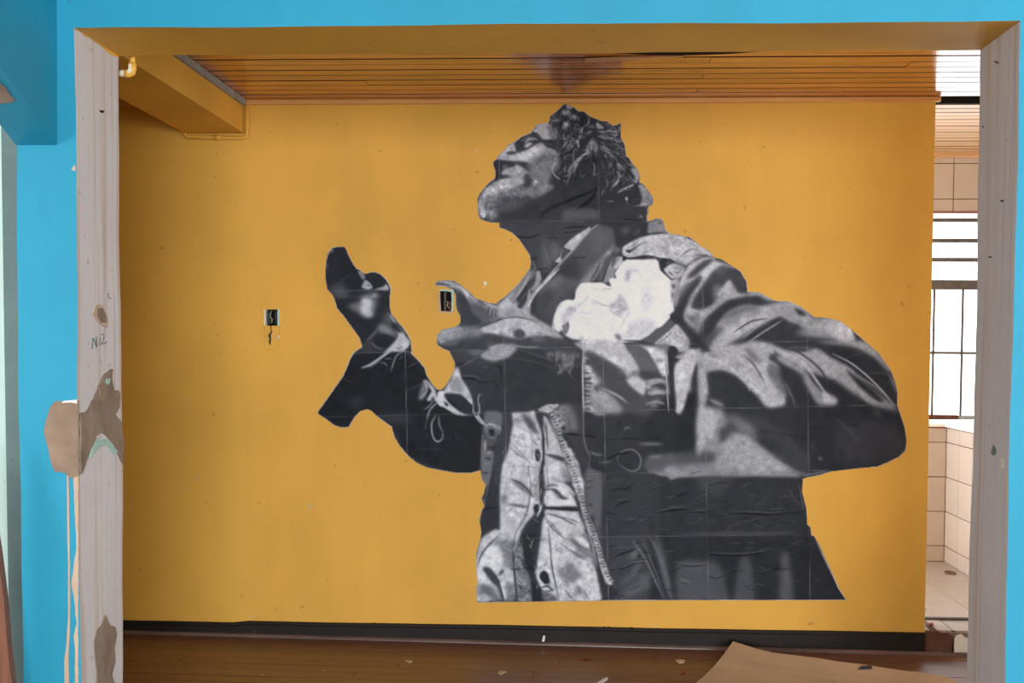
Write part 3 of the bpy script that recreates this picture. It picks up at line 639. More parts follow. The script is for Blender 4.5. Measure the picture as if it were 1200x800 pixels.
def paint(PAINT):
    rng=np.random.default_rng(7)
    im=np.full((H_,W_),54,np.float32); hgt=np.zeros((H_,W_),np.float32)
    ox=oy=0;k=1
    for ln in PAINT.strip().splitlines():
        f=ln.split()
        if not f: continue
        if f[0]=='T': ox,oy,k=float(f[1]),float(f[2]),float(f[3]);continue
        if f[0]=='P':
            r=poly_mask(chaikin(pts_of(' '.join(f[3:]),ox,oy,k),2),float(f[2]))
            if r is None: continue
            (a,b,c,d),m=r; v=im[b:d,a:c]; v+= (float(f[1])-v)*m
        elif f[0]=='S':
            r=stroke_mask(pts_of(' '.join(f[4:]),ox,oy,k),float(f[2]),float(f[3]))
            if r is None: continue
            (a,b,c,d),m=r; v=im[b:d,a:c]; v+= (float(f[1])-v)*np.clip(m*1.15,0,1)
        elif f[0]=='W':
            r=stroke_mask(pts_of(' '.join(f[3:]),ox,oy,k),float(f[2]),float(f[2])*.5)
            if r is None: continue
            (a,b,c,d),m=r; v=hgt[b:d,a:c]; v+=float(f[1])*m
        elif f[0]=='B':
            q_=pts_of(' '.join(f[3:]),ox,oy,k); r=poly_mask(q_,3.0); (a,b,c,d),m=r; v=im[b:d,a:c]; v+=(blur(v,float(f[1])*SS)-v)*m*float(f[2])
        elif f[0]=='M':
            q_=pts_of(' '.join(f[3:]),ox,oy,k); r=poly_mask(q_,float(f[2])); (a,b,c,d),m=r; v=im[b:d,a:c]; v*=1+(float(f[1])-1)*m
        elif f[0] in 'Hh':
            # many short strands: n lo hi width length angle spread | region
            n_,lo,hi,wd,ln_,an,spd=[float(v) for v in f[1:8]]; rg=pts_of(' '.join(f[8:]),ox,oy,k)
            a0,b0,a1,b1=rg[:,0].min(),rg[:,1].min(),rg[:,0].max(),rg[:,1].max(); c=0; tr=0
            while c<n_ and tr<n_*8:
                tr+=1; x,y=rng.uniform(a0,a1),rng.uniform(b0,b1)
                if not inside(rg,np.array([x]),np.array([y]))[0,0]: continue
                c+=1; th=np.radians(an+rng.normal()*spd); cv=rng.normal()*(.5 if f[0]=='H' else .12); L=ln_*rng.uniform(.5,1.4); q_=[]
                for j in range(4): q_.append((x,y)); x+=np.cos(th)*L/3; y+=np.sin(th)*L/3; th+=cv
                r=stroke_mask(np.array(q_),wd*rng.uniform(.6,1.3),.35)
                if r is None: continue
                (a,b,c_,d),m=r; v=im[b:d,a:c_]; v+=(rng.uniform(lo,hi)-v)*m*.85
        elif f[0]=='G':
            r=poly_mask(chaikin(pts_of(' '.join(f[3:]),ox,oy,k),1),1.5)
            if r is None: continue
            (a,b,c,d),m=r; v=im[b:d,a:c]
            n=vnoise(d-b,c-a,float(f[2])*SS*1.1,rng)*.7+.9*vnoise(d-b,c-a,float(f[2])*SS*2.6,rng)
            v+=n*float(f[1])*.5*m*np.clip((v-35)/90,0,1)
    mask=np.clip((im-80)/60,0,1)*np.clip((216-im)/20,0,1)
    im*=1+mask*(.05*vnoise(H_,W_,6*SS,rng)+.035*vnoise(H_,W_,2.2*SS,rng)+.03*vnoise(H_,W_,1.1*SS,rng))
    im+=vnoise(H_,W_,1.2*SS,rng)*1.6+vnoise(H_,W_,9*SS,rng)*1.8
    im+=vnoise(H_,W_,.8*SS,rng)*np.clip((im-60)/100,0,1)*5
    return np.clip(im,16,232),hgt

OUTLINE = """660.5,122.3 663,122 668,124 673,126 678,130 684.5,130.5 689,134.5 692,136.5 700,139.5 704,141.5 712,142.2 717.5,147 722,146.8 726.5,144 728,146 727.5,161 732,169 733.8,181 734.2,183.2 737.5,185 740,190 746,197 749,203 750,208 749.2,213.5 754,216 760,224 764.5,230 765.8,235 764.5,240 760,242 760,250 758.5,252 758.5,259 764,258 768,256 773,256 777,258 778.5,264 780,269 784,273 790,274.5 797,275.2 800,276.8 808,277.5 815,282.5 820,288 826,291 831,294 837,301.5 846,304 860,313 868,318 875,330 876,341.6 890,342.4 900,348 909,352.4 924,353 938,359 954,371.4 970,372.4 984,376 998,386 1014,400 1030,414 1044,434 1049,447 1052,460 1051.6,474 1055,484 1060,500 1062.4,516 1061,528 1054,535 1040,542 1028,547 1008,548.4 986,551 974,552.4 960,557 946,559.4 941,561 940,576 945,596 946,614 950,618 951,627 954,627.6 960,638 970,660 983,689 990.7,701.3 992,702.9 714,703.4 559,705.8 558,688 559.6,684 558.4,668 558,650 559.6,642 563,631 564,622 561.6,610 563,602 565,596 567.6,593 564,584 567,578 569,568 565,562 563,551 552,554 536,554.4 516,551 500,547.6 488,542 478,534 468,522 462,512 458.4,500 450,494 442,488 435,481 430,479.4 422,482 415,490 409,500.4 400,501 392,498.4 382,491 372,484.4 373,481 402,440 408,426 409,422 414,413 418,410 424.5,406 421,396 414,386 403,371 394.5,361 391.5,350 389,345 383.5,339 381.5,328 381,317 382,305 385,295 389,290 396,288.8 403,288.8 405.5,291.5 408.5,299 414,309 418,314.5 421,315.5 425,319.5 429,320.5 434,318.8 440,318.5 446,321 452,326 456.5,333 458.8,339.5 457,348 456.8,360 459,368 465,375 472,383 478,392 482,400 482.8,413 480,412 490,421 498,431 500,439 506,449 512,456 517,456.5 522,452 529,440 532.5,433 533,425 530,419 526.5,411.5 519,408.5 513,404.5 511.2,400 513,391 519,386 533,383 537,380.5 539.5,377 539.5,371 535,363 533.8,355 534,346 531,339 527,337.8 520,335.5 511,335.2 510,332 513,329 520,328.2 532,328.8 538,332.5 545,338 552,343.5 557,349 564,351.5 572,354.5 581,355.8 586,351.5 593,346.5 604,336 611,328 617,320 621,314.5 621.8,307 620.5,299 614,289 607.5,279.5 600,273 591,268.5 585,266.8 585,261 575,260.8 570,259.5 563,257 560.5,252 559.8,240 559.2,233 562,227 569,218 574,213 579,209.5 580.5,206 580.5,201 578,194 577.5,190 579,188 582.5,186 583,183.5 590,176.5 597,169 604,165.5 611,160 622,155.5 625,151 629.5,145.5 642,144 643.5,142 644.5,136 650,132 656,127"""
# T ox oy scale | P tone blur pts | S tone width blur pts | G amp scale pts (grain) | W height width pts (crease; dark S strokes along it paint its shade)
PAINT = """
T 550 120 10
P 168 .7 330,650 400,570 500,480 560,450 540,520 560,590 640,560 760,490 850,470 900,520 1000,560 1030,620 1000,720 980,780 800,790 680,700 540,690 440,680 340,668
P 205 .7 345,640 420,560 500,490 530,480 510,520 430,580 380,630
P 196 1.5 560,620 680,560 800,520 840,560 760,620 660,660 580,670
P 110 3 820,620 1050,560 1040,800 700,810 690,710
P 172 .6 745,345 800,258 920,242 960,300 1000,400 960,430 860,430 820,380 780,352
P 95 .6 760,300 785,285 790,300 770,315
P 115 1.2 900,280 960,270 1010,420 950,430 930,350
P 58 .6 525,485 600,412 700,370 790,358 845,455 780,492 680,552 620,572 570,582 545,530
P 100 .5 600,450 680,400 760,390 700,410 640,450
P 165 .4 650,470 700,415 780,420 800,438 700,448 662,480
P 178 .35 645,505 700,470 745,478 690,520 660,530
S 30 .6 .2 680,458 760,445 840,452
S 70 .7 .5 840,450 900,435 960,440
S 120 .6 .5 850,480 930,490 1000,500
P 66 .45 430,592 480,570 545,575 560,590 520,612 450,612
S 95 .6 .3 370,628 420,640 480,662
P 90 .3 478,535 500,522 505,545
P 72 .5 570,570 600,560 600,600
P 48 .5 275,700 290,680 325,668 420,690 540,712 530,740 440,770 420,800 400,850 330,900 310,860 300,800
P 90 .8 380,740 440,725 460,760 400,790
S 52 1.0 .4 540,690 600,730 660,780 700,830
P 62 1.2 945,170 1000,130 1100,50 1200,60 1200,600 1060,600 1010,500 1000,420 1020,340 960,260
T 550 190 10
P 148 .8 380,110 440,70 530,50 550,20 620,60 700,120 700,150 660,160 640,190 600,175 540,160 460,150 380,150
P 180 .8 540,40 600,60 650,110 600,130 550,100
S 62 1 .5 370,150 450,165 540,160
P 60 1 640,160 720,140 700,250 680,300 600,300 640,240
P 118 2 720,100 800,40 950,40 960,150 930,240 860,260 780,260 710,180
P 172 1 110,430 180,330 260,255 340,215 440,190 560,200 600,230 570,280 480,320 400,350 330,400 240,440 190,480 200,620 170,660 125,640 105,540
P 206 1 350,240 450,205 540,215 500,270 400,315 350,320
P 80 1.2 200,480 330,440 340,600 250,690 210,620
P 112 1.2 700,290 760,200 850,230 980,270 970,320 860,370 760,385 700,340
P 190 .8 740,240 780,200 805,225 770,265
P 160 .5 570,395 600,370 610,385 580,402
P 120 .5 600,360 680,345 700,360 640,380
S 110 .7 .4 380,400 440,405
S 130 .6 .4 710,400 740,410
S 175 1.1 .35 1030,0 980,60 975,110 1020,170 1080,210 1135,235
S 130 .9 .5 1120,120 1140,70
S 120 1.2 .6 1170,170 1160,80 1190,30
G 42 1.3 100,430 180,320 340,210 560,190 640,120 700,130 960,260 980,320 760,420 560,410 350,400 220,660 110,640
G 30 1.1 380,110 550,20 700,120 640,190 460,150
W -1 1.5 830,640 950,550 1100,480 1250,430
S 32 1.7 .6 820,650 920,570 1050,500 1200,435
S 40 .8 .5 770,580 850,585 960,500 1050,450
S 100 .5 .2 345,300 350,690
T 550 120 10
G 22 1.2 560,600 860,500 1040,560 1000,790 700,790
S 150 1.2 .6 1080,560 1110,500 1170,430 1200,390
S 175 .7 .4 1040,640 1060,590 1110,500 1190,410
S 170 .8 .4 1060,660 1130,650 1180,620
S 165 .9 .4 970,800 990,730 1035,690
S 150 1.5 .7 1110,100 1160,110 1200,80
S 130 1.3 .7 1050,240 1100,200 1130,170
S 140 1.6 .8 1080,310 1130,260 1170,230
S 120 1.5 .8 1000,300 1030,370 990,430
S 125 1 .6 1120,440 1160,350 1190,310
S 40 2 .8 960,200 1040,210 1020,170
S 35 1.2 .4 1090,70 1130,40 1130,70
T 660 120 10
P 50 .8 0,60 100,50 180,110 290,150 400,200 520,225 670,260 670,410 740,620 870,800 1060,1150 960,1200 0,1200
P 168 .8 40,30 90,45 110,70 60,75 35,60
P 160 1.2 0,95 60,90 90,130 40,160 0,140
P 130 1 100,140 160,160 150,200 90,200 60,160
P 150 1.2 0,240 50,200 70,250 40,320 0,320
S 150 1 .5 100,300 160,310 210,305
S 120 1 .6 170,170 185,220 170,260
S 170 1.2 .5 300,170 295,240 230,290 215,350 210,410
S 150 2 .7 200,390 170,450 180,530
S 110 1 .6 260,330 300,350 350,345
S 120 1.6 .7 280,290 330,280 370,300
S 150 1 .5 100,370 60,420 30,470 0,520
S 165 1 .5 0,530 40,460 80,430
S 100 1 .6 30,560 70,500 100,420
S 130 1 .5 0,590 60,560 110,520 130,560
S 150 .9 .4 0,660 40,620 90,610
P 165 .7 395,240 450,270 480,300 420,310 390,290
S 168 1.3 .5 400,340 480,345 560,335 640,350
S 150 1 .5 560,340 650,335 680,250
S 172 1.1 .5 410,390 480,415 560,420 610,400 640,360
S 110 1 .6 430,350 480,370 540,370
P 70 .6 450,230 530,240 580,300 520,290
S 150 .9 .6 640,280 670,300 670,350
S 150 1 .5 590,430 640,460 690,460
P 130 1.6 310,460 380,450 400,560 340,600 280,600 270,560
S 165 1.3 .5 350,570 270,600 200,640 150,690 110,760
S 170 1.4 .5 300,590 230,630 170,700 120,790
S 120 1.2 .7 100,690 70,760 50,800
S 170 1 .5 440,550 500,570 560,610 600,660
S 150 1.6 .7 480,620 540,660 560,720 530,760
S 120 1.3 .7 560,560 620,580 650,620
S 140 1.2 .6 620,690 660,740 700,790
S 110 1.5 .8 620,540 680,550 700,590
S 130 .8 .4 670,640 720,640
S 150 1 .5 760,720 810,740 850,800
S 130 1.3 .7 440,510 500,540 560,560
S 140 1 .4 355,690 360,780 370,820
G 34 1.2 0,60 290,150 520,225 670,410 740,620 760,800 560,760 300,590 100,700 0,600
P 46 .8 190,720 300,620 395,600 400,800 120,1000 130,820
P 50 .8 420,620 500,690 520,780 430,790
T 660 190 10
S 150 1 .5 130,0 90,60 70,110 80,180
S 150 .9 .5 190,0 140,80 125,150
S 120 1 .6 30,60 10,130
S 120 .9 .5 0,220 40,225
S 140 1 .5 350,0 370,60 360,150 400,130
S 170 2.0 .6 640,110 660,170 620,250 570,290
S 130 2 .9 640,0 650,60 670,100
S 140 1 .5 620,0 700,60 720,110
S 100 1.5 .8 560,0 570,60
S 100 1.5 .8 500,190 520,250 500,300
S 110 1.2 .6 450,400 470,330 500,340
S 176 1.5 .5 640,355 720,310 800,275 860,225
P 150 .9 790,80 860,70 890,130 895,190 860,230 840,180 820,130
S 100 1.3 .7 780,150 800,220
P 140 .9 880,270 940,265 1000,340 1050,410 1055,470 1020,500 900,515 930,440 920,380
P 105 1.2 950,390 1010,370 1030,450 980,480
S 165 .8 .4 820,515 900,505 980,490 1040,500
P 180 .5 725,430 745,405 760,430 740,450
S 110 1 .5 750,450 750,500
S 130 .9 .4 510,455 600,462
S 110 .5 .3 840,435 940,437
P 120 .8 880,640 920,620 930,650
S 170 1 .4 985,520 990,600 975,690
G 26 1.1 780,80 1060,420 1000,520 820,510
S 26 1.8 .7 0,490 120,430 260,380 400,310
W -1 1.8 0,490 120,430 260,380 400,310
S 28 3 1 390,320 330,440 230,520 120,610
W -1 2 390,320 330,440 230,520 120,610
P 84 2.5 0,560 150,540 380,560 400,670 0,690
S 130 .5 .2 412,300 418,690
S 100 .5 .3 330,575 410,578
S 28 1.1 .5 690,665 800,680 930,693
W -1 1.2 690,665 800,680 930,693
S 105 .6 .3 0,662 110,660
S 34 .8 .3 110,685 350,675
S 90 .5 .2 110,672 350,662
T 550 190 10
P 122 2.2 200,420 330,360 480,310 600,290 700,290 860,360 780,400 600,400 420,410 330,450 330,640 230,680 190,560
P 78 2.5 300,560 340,430 480,430 600,430 700,440 600,520 400,600
P 60 1.5 640,150 700,160 730,240 700,290 650,300 620,250
P 158 1.6 480,170 560,160 640,190 640,250 560,290 480,300
G 46 1.1 180,380 480,290 860,320 820,400 420,420 330,640 200,660
T 0 0 1
H 60 70 170 .7 5 130 25 566,246 572,228 600,220 640,222 630,232 590,236 582,256
H 26 90 150 1.1 12 110 30 646,136 660,126 678,132 688,140 680,160 660,168 648,158
H 22 28 44 1.6 12 100 40 646,136 660,126 678,132 688,140 680,160 660,168 648,158
H 34 80 150 1.0 16 118 14 668,150 696,150 700,176 686,200 664,206 656,190
H 22 28 46 1.4 16 118 14 668,150 696,150 700,176 686,200 664,206 656,190
H 22 90 165 1.0 14 10 14 694,144 714,144 726,152 726,170 704,172
H 26 80 150 1.0 13 48 16 702,168 726,168 738,190 744,212 726,214 704,190
H 16 28 46 1.4 13 48 16 702,168 726,168 738,190 744,212 726,214 704,190
H 14 80 130 .9 11 130 30 716,196 748,200 746,222 722,222
H 22 90 150 .8 6 100 30 752,218 764,232 762,240 752,240 750,228
H 40 80 130 .7 5 150 25 562,232 570,218 590,209 600,220 580,232 566,246 566,254 561,250
H 26 60 90 .7 5 150 25 570,232 596,222 618,216 640,218 636,228 600,230 572,244
H 30 120 190 .7 5 140 20 564,228 572,216 590,210 604,212 600,220 582,228
H 26 90 150 .7 5 120 25 620,214 634,210 646,216 640,226 622,228
H 14 150 185 .7 5 120 25 590,200 604,194 616,202 606,206 592,204
T 580 260 10
P 66 3 50,10 1200,0 1200,300 560,600 420,550 410,380 250,170 60,70
P 96 3 640,250 760,260 740,440 640,460
P 88 3 540,220 620,200 650,560 560,560
S 26 1.3 .5 820,70 950,60 1080,55
S 28 .8 .3 770,130 900,115 1040,100
S 90 .5 .3 760,120 900,98 1040,86
S 26 1 .4 240,160 310,180 440,180 530,140
W -1 1.2 240,160 310,180 440,180 530,140
S 36 .9 .4 590,200 680,180 760,190
S 24 .9 .4 420,435 500,425
S 24 .9 .4 430,570 540,550 640,555
S 110 1 .6 550,270 590,330 620,420 660,520
S 105 1.4 .8 430,450 470,530 460,590
P 178 .5 810,290 860,230 960,150 1060,90 1115,58 1120,80 1080,150 1000,260 920,330 860,320
P 80 .4 775,440 780,350 820,315 865,330 840,390
S 176 .6 .3 770,440 775,360 800,310
P 190 .4 710,460 760,410 790,460 740,478
S 212 2.8 .4 480,820 600,680 740,520 900,350 1000,240 1110,110 1200,40
P 146 .8 410,800 470,700 480,590 520,570 545,660 520,740 460,800
P 70 .7 320,800 350,680 420,600 470,590 470,680 400,800
P 170 .8 200,795 330,680 400,580 410,600 340,720 310,800
T 620 260 10
P 84 1.5 100,800 250,640 420,450 620,200 800,40 940,60 1000,100 1010,250 900,420 800,640 700,780 560,800 200,1100
P 60 4 260,620 470,400 560,420 620,600 500,760 340,900 200,940
P 128 2.5 720,560 860,400 1000,250 1020,320 920,460 800,620 700,760 600,820 560,770
P 150 1 880,380 950,330 960,350 900,420
P 150 1 820,500 870,480 860,560
P 92 3 700,120 900,80 980,200 900,300 740,380
P 116 2.5 130,820 260,700 380,620 360,780 200,900
S 40 .9 .4 500,415 600,420 680,408
W -1 1.2 500,415 600,420 680,408
P 58 2 1010,60 1400,0 1360,100 1200,220 1080,300 1000,430 860,760 700,800 860,600 960,420 1030,250
T 640 290 10
P 88 1.8 590,410 640,260 700,110 760,90 740,220 650,410
P 138 .8 670,400 760,120 880,100 880,180 800,280 800,370 740,400
P 90 1 760,110 830,100 780,240
P 180 .6 800,220 890,100 900,160 820,260
S 44 1 .3 510,395 600,395 660,390 720,230 780,80
S 44 .8 .3 780,90 820,105 880,75
S 44 1.1 .4 520,390 600,250 640,170
P 70 3 0,560 340,440 320,620 150,650 120,800 0,1000
P 98 3 0,430 150,340 350,400 340,440 0,520
S 105 .6 .4 140,435 370,437
S 34 .8 .4 0,515 240,510
P 218 .6 330,610 350,500 400,425 470,410 660,410 720,445 760,450 735,380 770,355 820,360 805,300 870,200 930,140 1100,140 1300,140 1340,270 1480,400 1480,600 1500,750 1400,890 1250,1010 1120,1090 900,1110 700,1090 420,1080 300,1070 210,1020 180,960 130,1020 75,960 75,900 100,780 150,660 240,610
S 168 .9 .8 530,495 620,488 780,485
S 172 1 .8 500,520 470,610 390,670 350,730
S 160 .8 .5 530,610 600,640 690,680 760,680
P 182 1.6 180,800 260,700 350,680 370,700 290,830 230,900 200,900
S 186 .9 .8 370,740 470,770 560,745
S 186 .9 .8 420,690 520,660 620,650
P 176 1.5 750,680 830,600 850,540 930,620 960,700 920,760 840,800 770,750
S 140 .7 .4 750,690 760,740 830,790 900,820
S 150 .6 .4 840,640 880,680 940,700
S 150 .6 .4 860,600 900,640
P 160 1.6 930,390 940,290 970,250 1010,260 980,310 970,380
S 186 1.5 1.2 980,270 1060,270 1110,310
P 196 3 1130,520 1200,480 1220,600 1180,740 1130,700
G 12 1.3 740,540 960,620 980,760 760,760
S 165 1 .8 980,720 930,820 880,910 830,990
P 196 3 1000,880 1200,850 1300,900 1200,1050 900,1080 850,1030
T 640 350 10
P 82 .6 190,320 220,300 260,265 270,330 250,390 210,420
P 128 .5 210,330 250,300 250,360 220,390
P 150 1.5 400,430 450,480 440,600 420,610 300,520 400,500
P 205 1.5 430,480 700,470 800,490 940,560 1050,740 1090,810 850,800 600,620 440,590
P 110 1.2 800,430 850,410 880,460 850,480
S 100 1 .7 800,460 900,485 1060,490 1120,490
S 160 .9 .7 100,200 90,300 140,420
T 720 250 10
P 180 1 80,430 100,390 300,270 520,235 640,235 800,270 950,330 1110,440 1180,520 1110,500 1000,480 900,560 830,610 760,590 640,535 500,520 340,490 180,515 110,490
P 160 3 560,300 700,290 720,380 620,440 560,400
S 200 1.2 .6 90,440 130,500 260,505 400,480 600,520
S 206 1 .5 100,410 200,350 300,320
S 70 1.1 .35 130,430 190,430 260,390 320,350
P 58 .3 130,430 190,425 240,410 180,465 150,455
S 130 .7 .4 190,370 260,345
S 58 .9 .35 740,555 800,480 890,425 970,415
S 58 1 .35 850,610 920,550 1000,500 1080,485 1120,505
S 200 .9 .4 860,590 960,520 1040,500
S 46 1.5 .4 130,525 250,515 340,498 450,505 530,530 600,560
P 46 .5 95,500 150,515 130,550 100,555
P 50 .6 510,530 640,530 740,580 640,590 590,630 540,570
S 50 1 .3 620,540 700,575 760,585 830,620 840,650 800,700
S 90 .8 .4 800,300 850,320
S 110 .8 .4 880,350 960,380
S 120 .8 .5 660,270 720,290
P 90 .6 710,460 730,470 715,490
G 20 1.3 120,430 300,270 640,235 1110,440 900,560 740,590 560,520 340,490
P 128 1.2 370,110 450,90 500,60 560,70 585,140 600,190 620,230 500,220 370,240
P 80 .8 510,100 550,100 530,130
P 56 1 370,110 400,90 390,230 420,250 280,290 100,380 90,440 30,480 30,100 200,100
P 90 2.5 90,180 170,160 160,230 100,240
S 90 2 1.2 230,250 300,190
P 110 2 0,390 60,400 70,450 20,480 0,470
S 40 1 .5 370,240 460,240 580,225
P 178 .6 580,660 650,600 700,585 800,620 820,640 800,700 760,760 700,780 640,740
S 66 1.0 .4 680,640 760,650 790,660
S 74 1.2 .4 700,690 760,690 790,640
S 70 1.2 .4 620,740 680,770 740,750
S 90 1 .4 640,690 680,720
S 60 .9 .3 760,620 800,635
G 34 1.0 600,640 820,630 760,770 640,760
T 720 290 10
P 172 .8 650,390 760,380 740,480 710,600 700,680 660,620 660,500
P 80 .7 670,430 710,430 710,480 680,480
P 80 .7 670,530 690,530 690,590 670,580
S 70 .7 .3 770,340 745,480 710,650
P 190 .6 790,340 880,200 1030,120 1160,120 1180,160 1000,320 840,440 800,600 720,700 720,600
P 66 1 850,370 870,310 960,220 1050,150 1130,130 1180,160 1060,240 940,340
P 192 .8 860,390 1000,330 1060,270 1200,170 1200,400 1060,420 960,520 820,660 800,600
P 56 1 720,700 770,520 860,430 980,340 1030,330 1010,400 900,560 820,700 790,800 680,820
P 120 3 720,520 800,450 900,380 900,440 780,560 740,640
T 760 240 5
P 64 1.2 380,380 430,355 500,375 560,430 575,500 530,520 500,480 470,430 400,490 370,560 300,610 250,590 270,530 330,450
P 86 2 400,370 470,370 440,400 390,400
P 120 2 380,480 420,470 430,520 380,570
P 186 1 380,330 440,340 520,370 500,370 430,355 370,390 330,420 330,380
P 190 1.2 470,440 500,480 520,520 480,530 400,530
P 182 1 200,690 220,600 280,490 330,450 270,540 250,600 300,615 380,580 470,440 490,510 600,520 560,540 460,560 350,650 280,720 240,750
P 60 1.5 580,540 660,530 720,560 740,575 660,585 560,580 470,600 420,640 370,700 330,750 330,800 240,800 170,710 150,640 160,620 210,670 260,720 310,700 390,620 470,565
P 120 1.5 210,640 280,650 310,670 280,710 240,680
S 60 .9 .6 230,660 290,670 310,660
P 150 2 270,640 330,650 290,760 270,720
P 176 1 580,515 650,512 745,562 700,560 640,530 590,535
P 165 1 400,700 470,620 560,585 660,590 760,570 830,565 900,600 970,660 1050,662 1130,685 1195,735 1200,1200 900,800 880,740 820,690 770,655 700,660 600,720 480,800 330,900 380,770
P 190 2 420,760 540,670 700,640 770,655 640,720 520,790 370,850
P 110 2.5 480,620 600,590 640,610 520,640 420,690
P 52 .7 855,605 900,620 925,648 880,645
P 54 1.2 610,800 660,750 770,665 820,680 870,710 910,760 900,830 700,860 560,870
S 50 1.2 .5 610,740 690,690 765,658
S 186 1 .4 545,800 600,740 680,690
S 60 .8 .4 520,790 570,750 620,720
P 62 2 880,720 960,750 1080,790 1130,840 1200,860 1200,900 900,830
P 88 2 330,780 400,720 440,720 380,790 340,840
G 22 1.4 850,650 1190,740 1190,860 980,760
T 760 380 5
P 60 .8 640,80 700,30 760,0 880,0 930,90 850,110 700,110 640,100
P 178 1.2 930,0 1100,10 1200,50 1200,120 1050,100 940,60
P 54 2 900,60 1000,70 1100,90 1200,130 1200,250 1100,200 1000,160 930,120 840,110
P 150 3 860,50 940,20 1080,70 940,70
T 860 400 5
P 52 1.5 400,40 520,20 700,30 780,80 880,130 930,200 960,300 955,380 900,330 820,260 700,180 600,120 480,60
P 150 1.5 480,0 770,0 860,80 925,175 900,170 820,90 700,30 560,15
P 120 1.2 900,180 945,240 955,330 940,280
S 90 .8 .5 620,105 700,80 770,70
S 120 .6 .3 760,190 860,185 930,200
S 36 .9 .4 760,198 860,200 920,212
W -1 1 760,198 860,200 920,212
T 720 350 10
P 84 .7 310,480 400,430 490,350 560,320 640,230 680,240 720,280 600,400 470,520 340,510
P 48 .8 650,180 700,150 860,0 800,170 850,330 960,440 1040,560 1010,640 960,580 840,440 720,300 660,240
P 176 .7 470,520 620,390 720,300 760,320 880,480 980,590 1010,650 840,620 740,620 690,560 500,540
S 66 .8 .3 500,530 580,470 660,410
S 120 .6 .4 530,520 720,340
S 120 .5 .3 700,390 780,490
S 120 .5 .3 760,420 850,540
S 80 .8 .4 700,400 710,400
S 200 .8 .3 320,470 420,400 480,350
S 40 1.2 .5 120,490 300,495 400,510
P 46 .6 640,560 690,560 740,610 690,640 650,660 630,620
G 22 1.1 500,520 740,320 980,600 700,600
T 760 380 5
P 54 1 240,800 240,60 330,120 370,160 300,180 270,230 230,330
P 184 1.2 160,190 230,160 300,140 310,175 290,220 260,240 240,300 210,420 200,500 170,520 150,480 150,330 160,240
P 70 .6 140,210 210,210 140,240
P 180 1.2 290,180 380,160 460,120 540,115 620,95 720,115 740,160 700,200 760,240 830,350 800,430 800,470 740,480 690,480 640,420 560,350 510,300 430,270 350,280 340,300 350,400 310,560 300,700 280,780 280,600 290,400
P 112 2 560,130 640,180 660,230 600,200
P 112 1.8 700,220 760,250 820,360 840,420 780,400 700,300
P 130 2 500,170 530,230 520,250
P 54 1.3 350,290 420,270 520,310 600,390 660,470 700,490 560,490 450,490 440,440 370,420
S 176 3 1.2 360,440 400,460 440,475
P 150 2.5 300,500 420,490 460,560 480,700 440,800 290,800 300,640
P 66 2.5 420,650 480,610 520,620 510,680 430,700
P 170 2.2 440,700 540,650 600,690 740,800 640,900 440,860
P 120 4 440,520 620,580 640,680 560,660
P 56 1 740,120 800,150 930,270 1020,420 990,440 930,380 900,290 800,240
P 176 1.1 700,110 800,150 880,160 980,140 1060,190 1200,270 1200,390 1120,360 1000,310 900,250 780,190
P 160 1.4 780,190 900,260 1000,380 1060,420 1110,440 1080,480 1000,470 950,400 900,300 800,240 740,190
P 60 .6 780,135 860,130 980,145 920,165 840,150
P 52 2 760,250 840,260 920,330 950,420 940,480 850,480 810,400
S 150 1.2 .6 800,340 840,420 860,480
S 60 .8 .6 690,180 800,250 920,300
S 170 .8 .4 820,135 900,135 980,150
S 40 1.2 .4 950,340 1100,330
G 16 1.3 300,160 700,110 820,400 740,480 500,300 320,270
T 860 400 5
P 170 1.5 420,60 500,50 560,100 700,180 820,290 960,400 940,430 850,390 780,360 680,280 600,220 470,180 380,160
S 180 1.6 .7 640,150 740,210 860,290 950,390
P 46 1 650,160 760,240 880,350 840,350 740,270
P 50 2 430,180 600,230 760,350 800,385 620,380 600,320 520,290
S 38 1 .4 500,240 600,225
P 148 1.5 430,180 450,230 520,310 590,325 600,350 560,380 500,370 440,280 410,230
S 60 .8 .5 515,310 520,360
P 52 3 430,390 960,400 1010,580 960,680 440,760
P 66 5 600,500 900,460 990,600 880,700 620,700
S 84 2 1.2 600,450 650,500 740,600
S 80 2.5 1.5 300,550 350,620 420,660
S 80 2 1 450,590 475,640
P 120 .7 495,680 515,675 515,695 495,695
S 36 .8 .4 80,545 200,525 320,545 430,570
W -1 1 80,545 200,525 320,545 430,570
S 34 .8 .4 470,510 540,500
S 34 1 .4 660,480 740,492
W -1 1 660,480 740,492
S 90 3 2 820,390 860,440
T 760 380 5
P 160 2.5 430,720 560,660 680,740 820,830 880,900 400,900
T 760 530 5
P 128 1 0,130 0,95 60,60 150,50 240,20 330,40 440,70 560,30 700,20 780,70 860,105 940,130 700,125 500,135 340,135 180,145 130,160 110,140
P 165 1.8 440,70 600,20 700,10 800,80 840,105 600,120 460,110
P 90 2.5 0,0 140,0 140,60 60,70 0,90
P 70 3 700,0 940,0 940,100 860,90
G 38 1.5 150,60 440,60 700,10 840,105 500,130 150,130
P 150 .8 150,110 330,118 620,115 330,135 150,135
S 176 1 .4 900,140 960,125 1060,110
P 48 1.5 0,140 130,165 340,142 600,138 900,150 900,240 930,430 950,485 0,490
P 60 3 300,140 500,150 420,260 300,240
S 90 1 .6 880,180 905,310 910,330
S 70 1 .6 820,210 880,310
S 78 2 1.5 100,480 340,480 460,470 640,475 860,470
S 24 .9 .4 0,230 80,195
S 86 .7 .4 0,222 80,186
W 1 1.3 0,230 80,195
S 24 .9 .4 150,260 235,228
W 1 1.3 150,260 235,228
S 84 .8 .4 60,345 130,325 210,318
S 24 1.1 .4 40,356 140,338 230,332
W 1 1.5 50,350 140,332 230,325
S 24 .8 .4 200,352 340,350 380,340
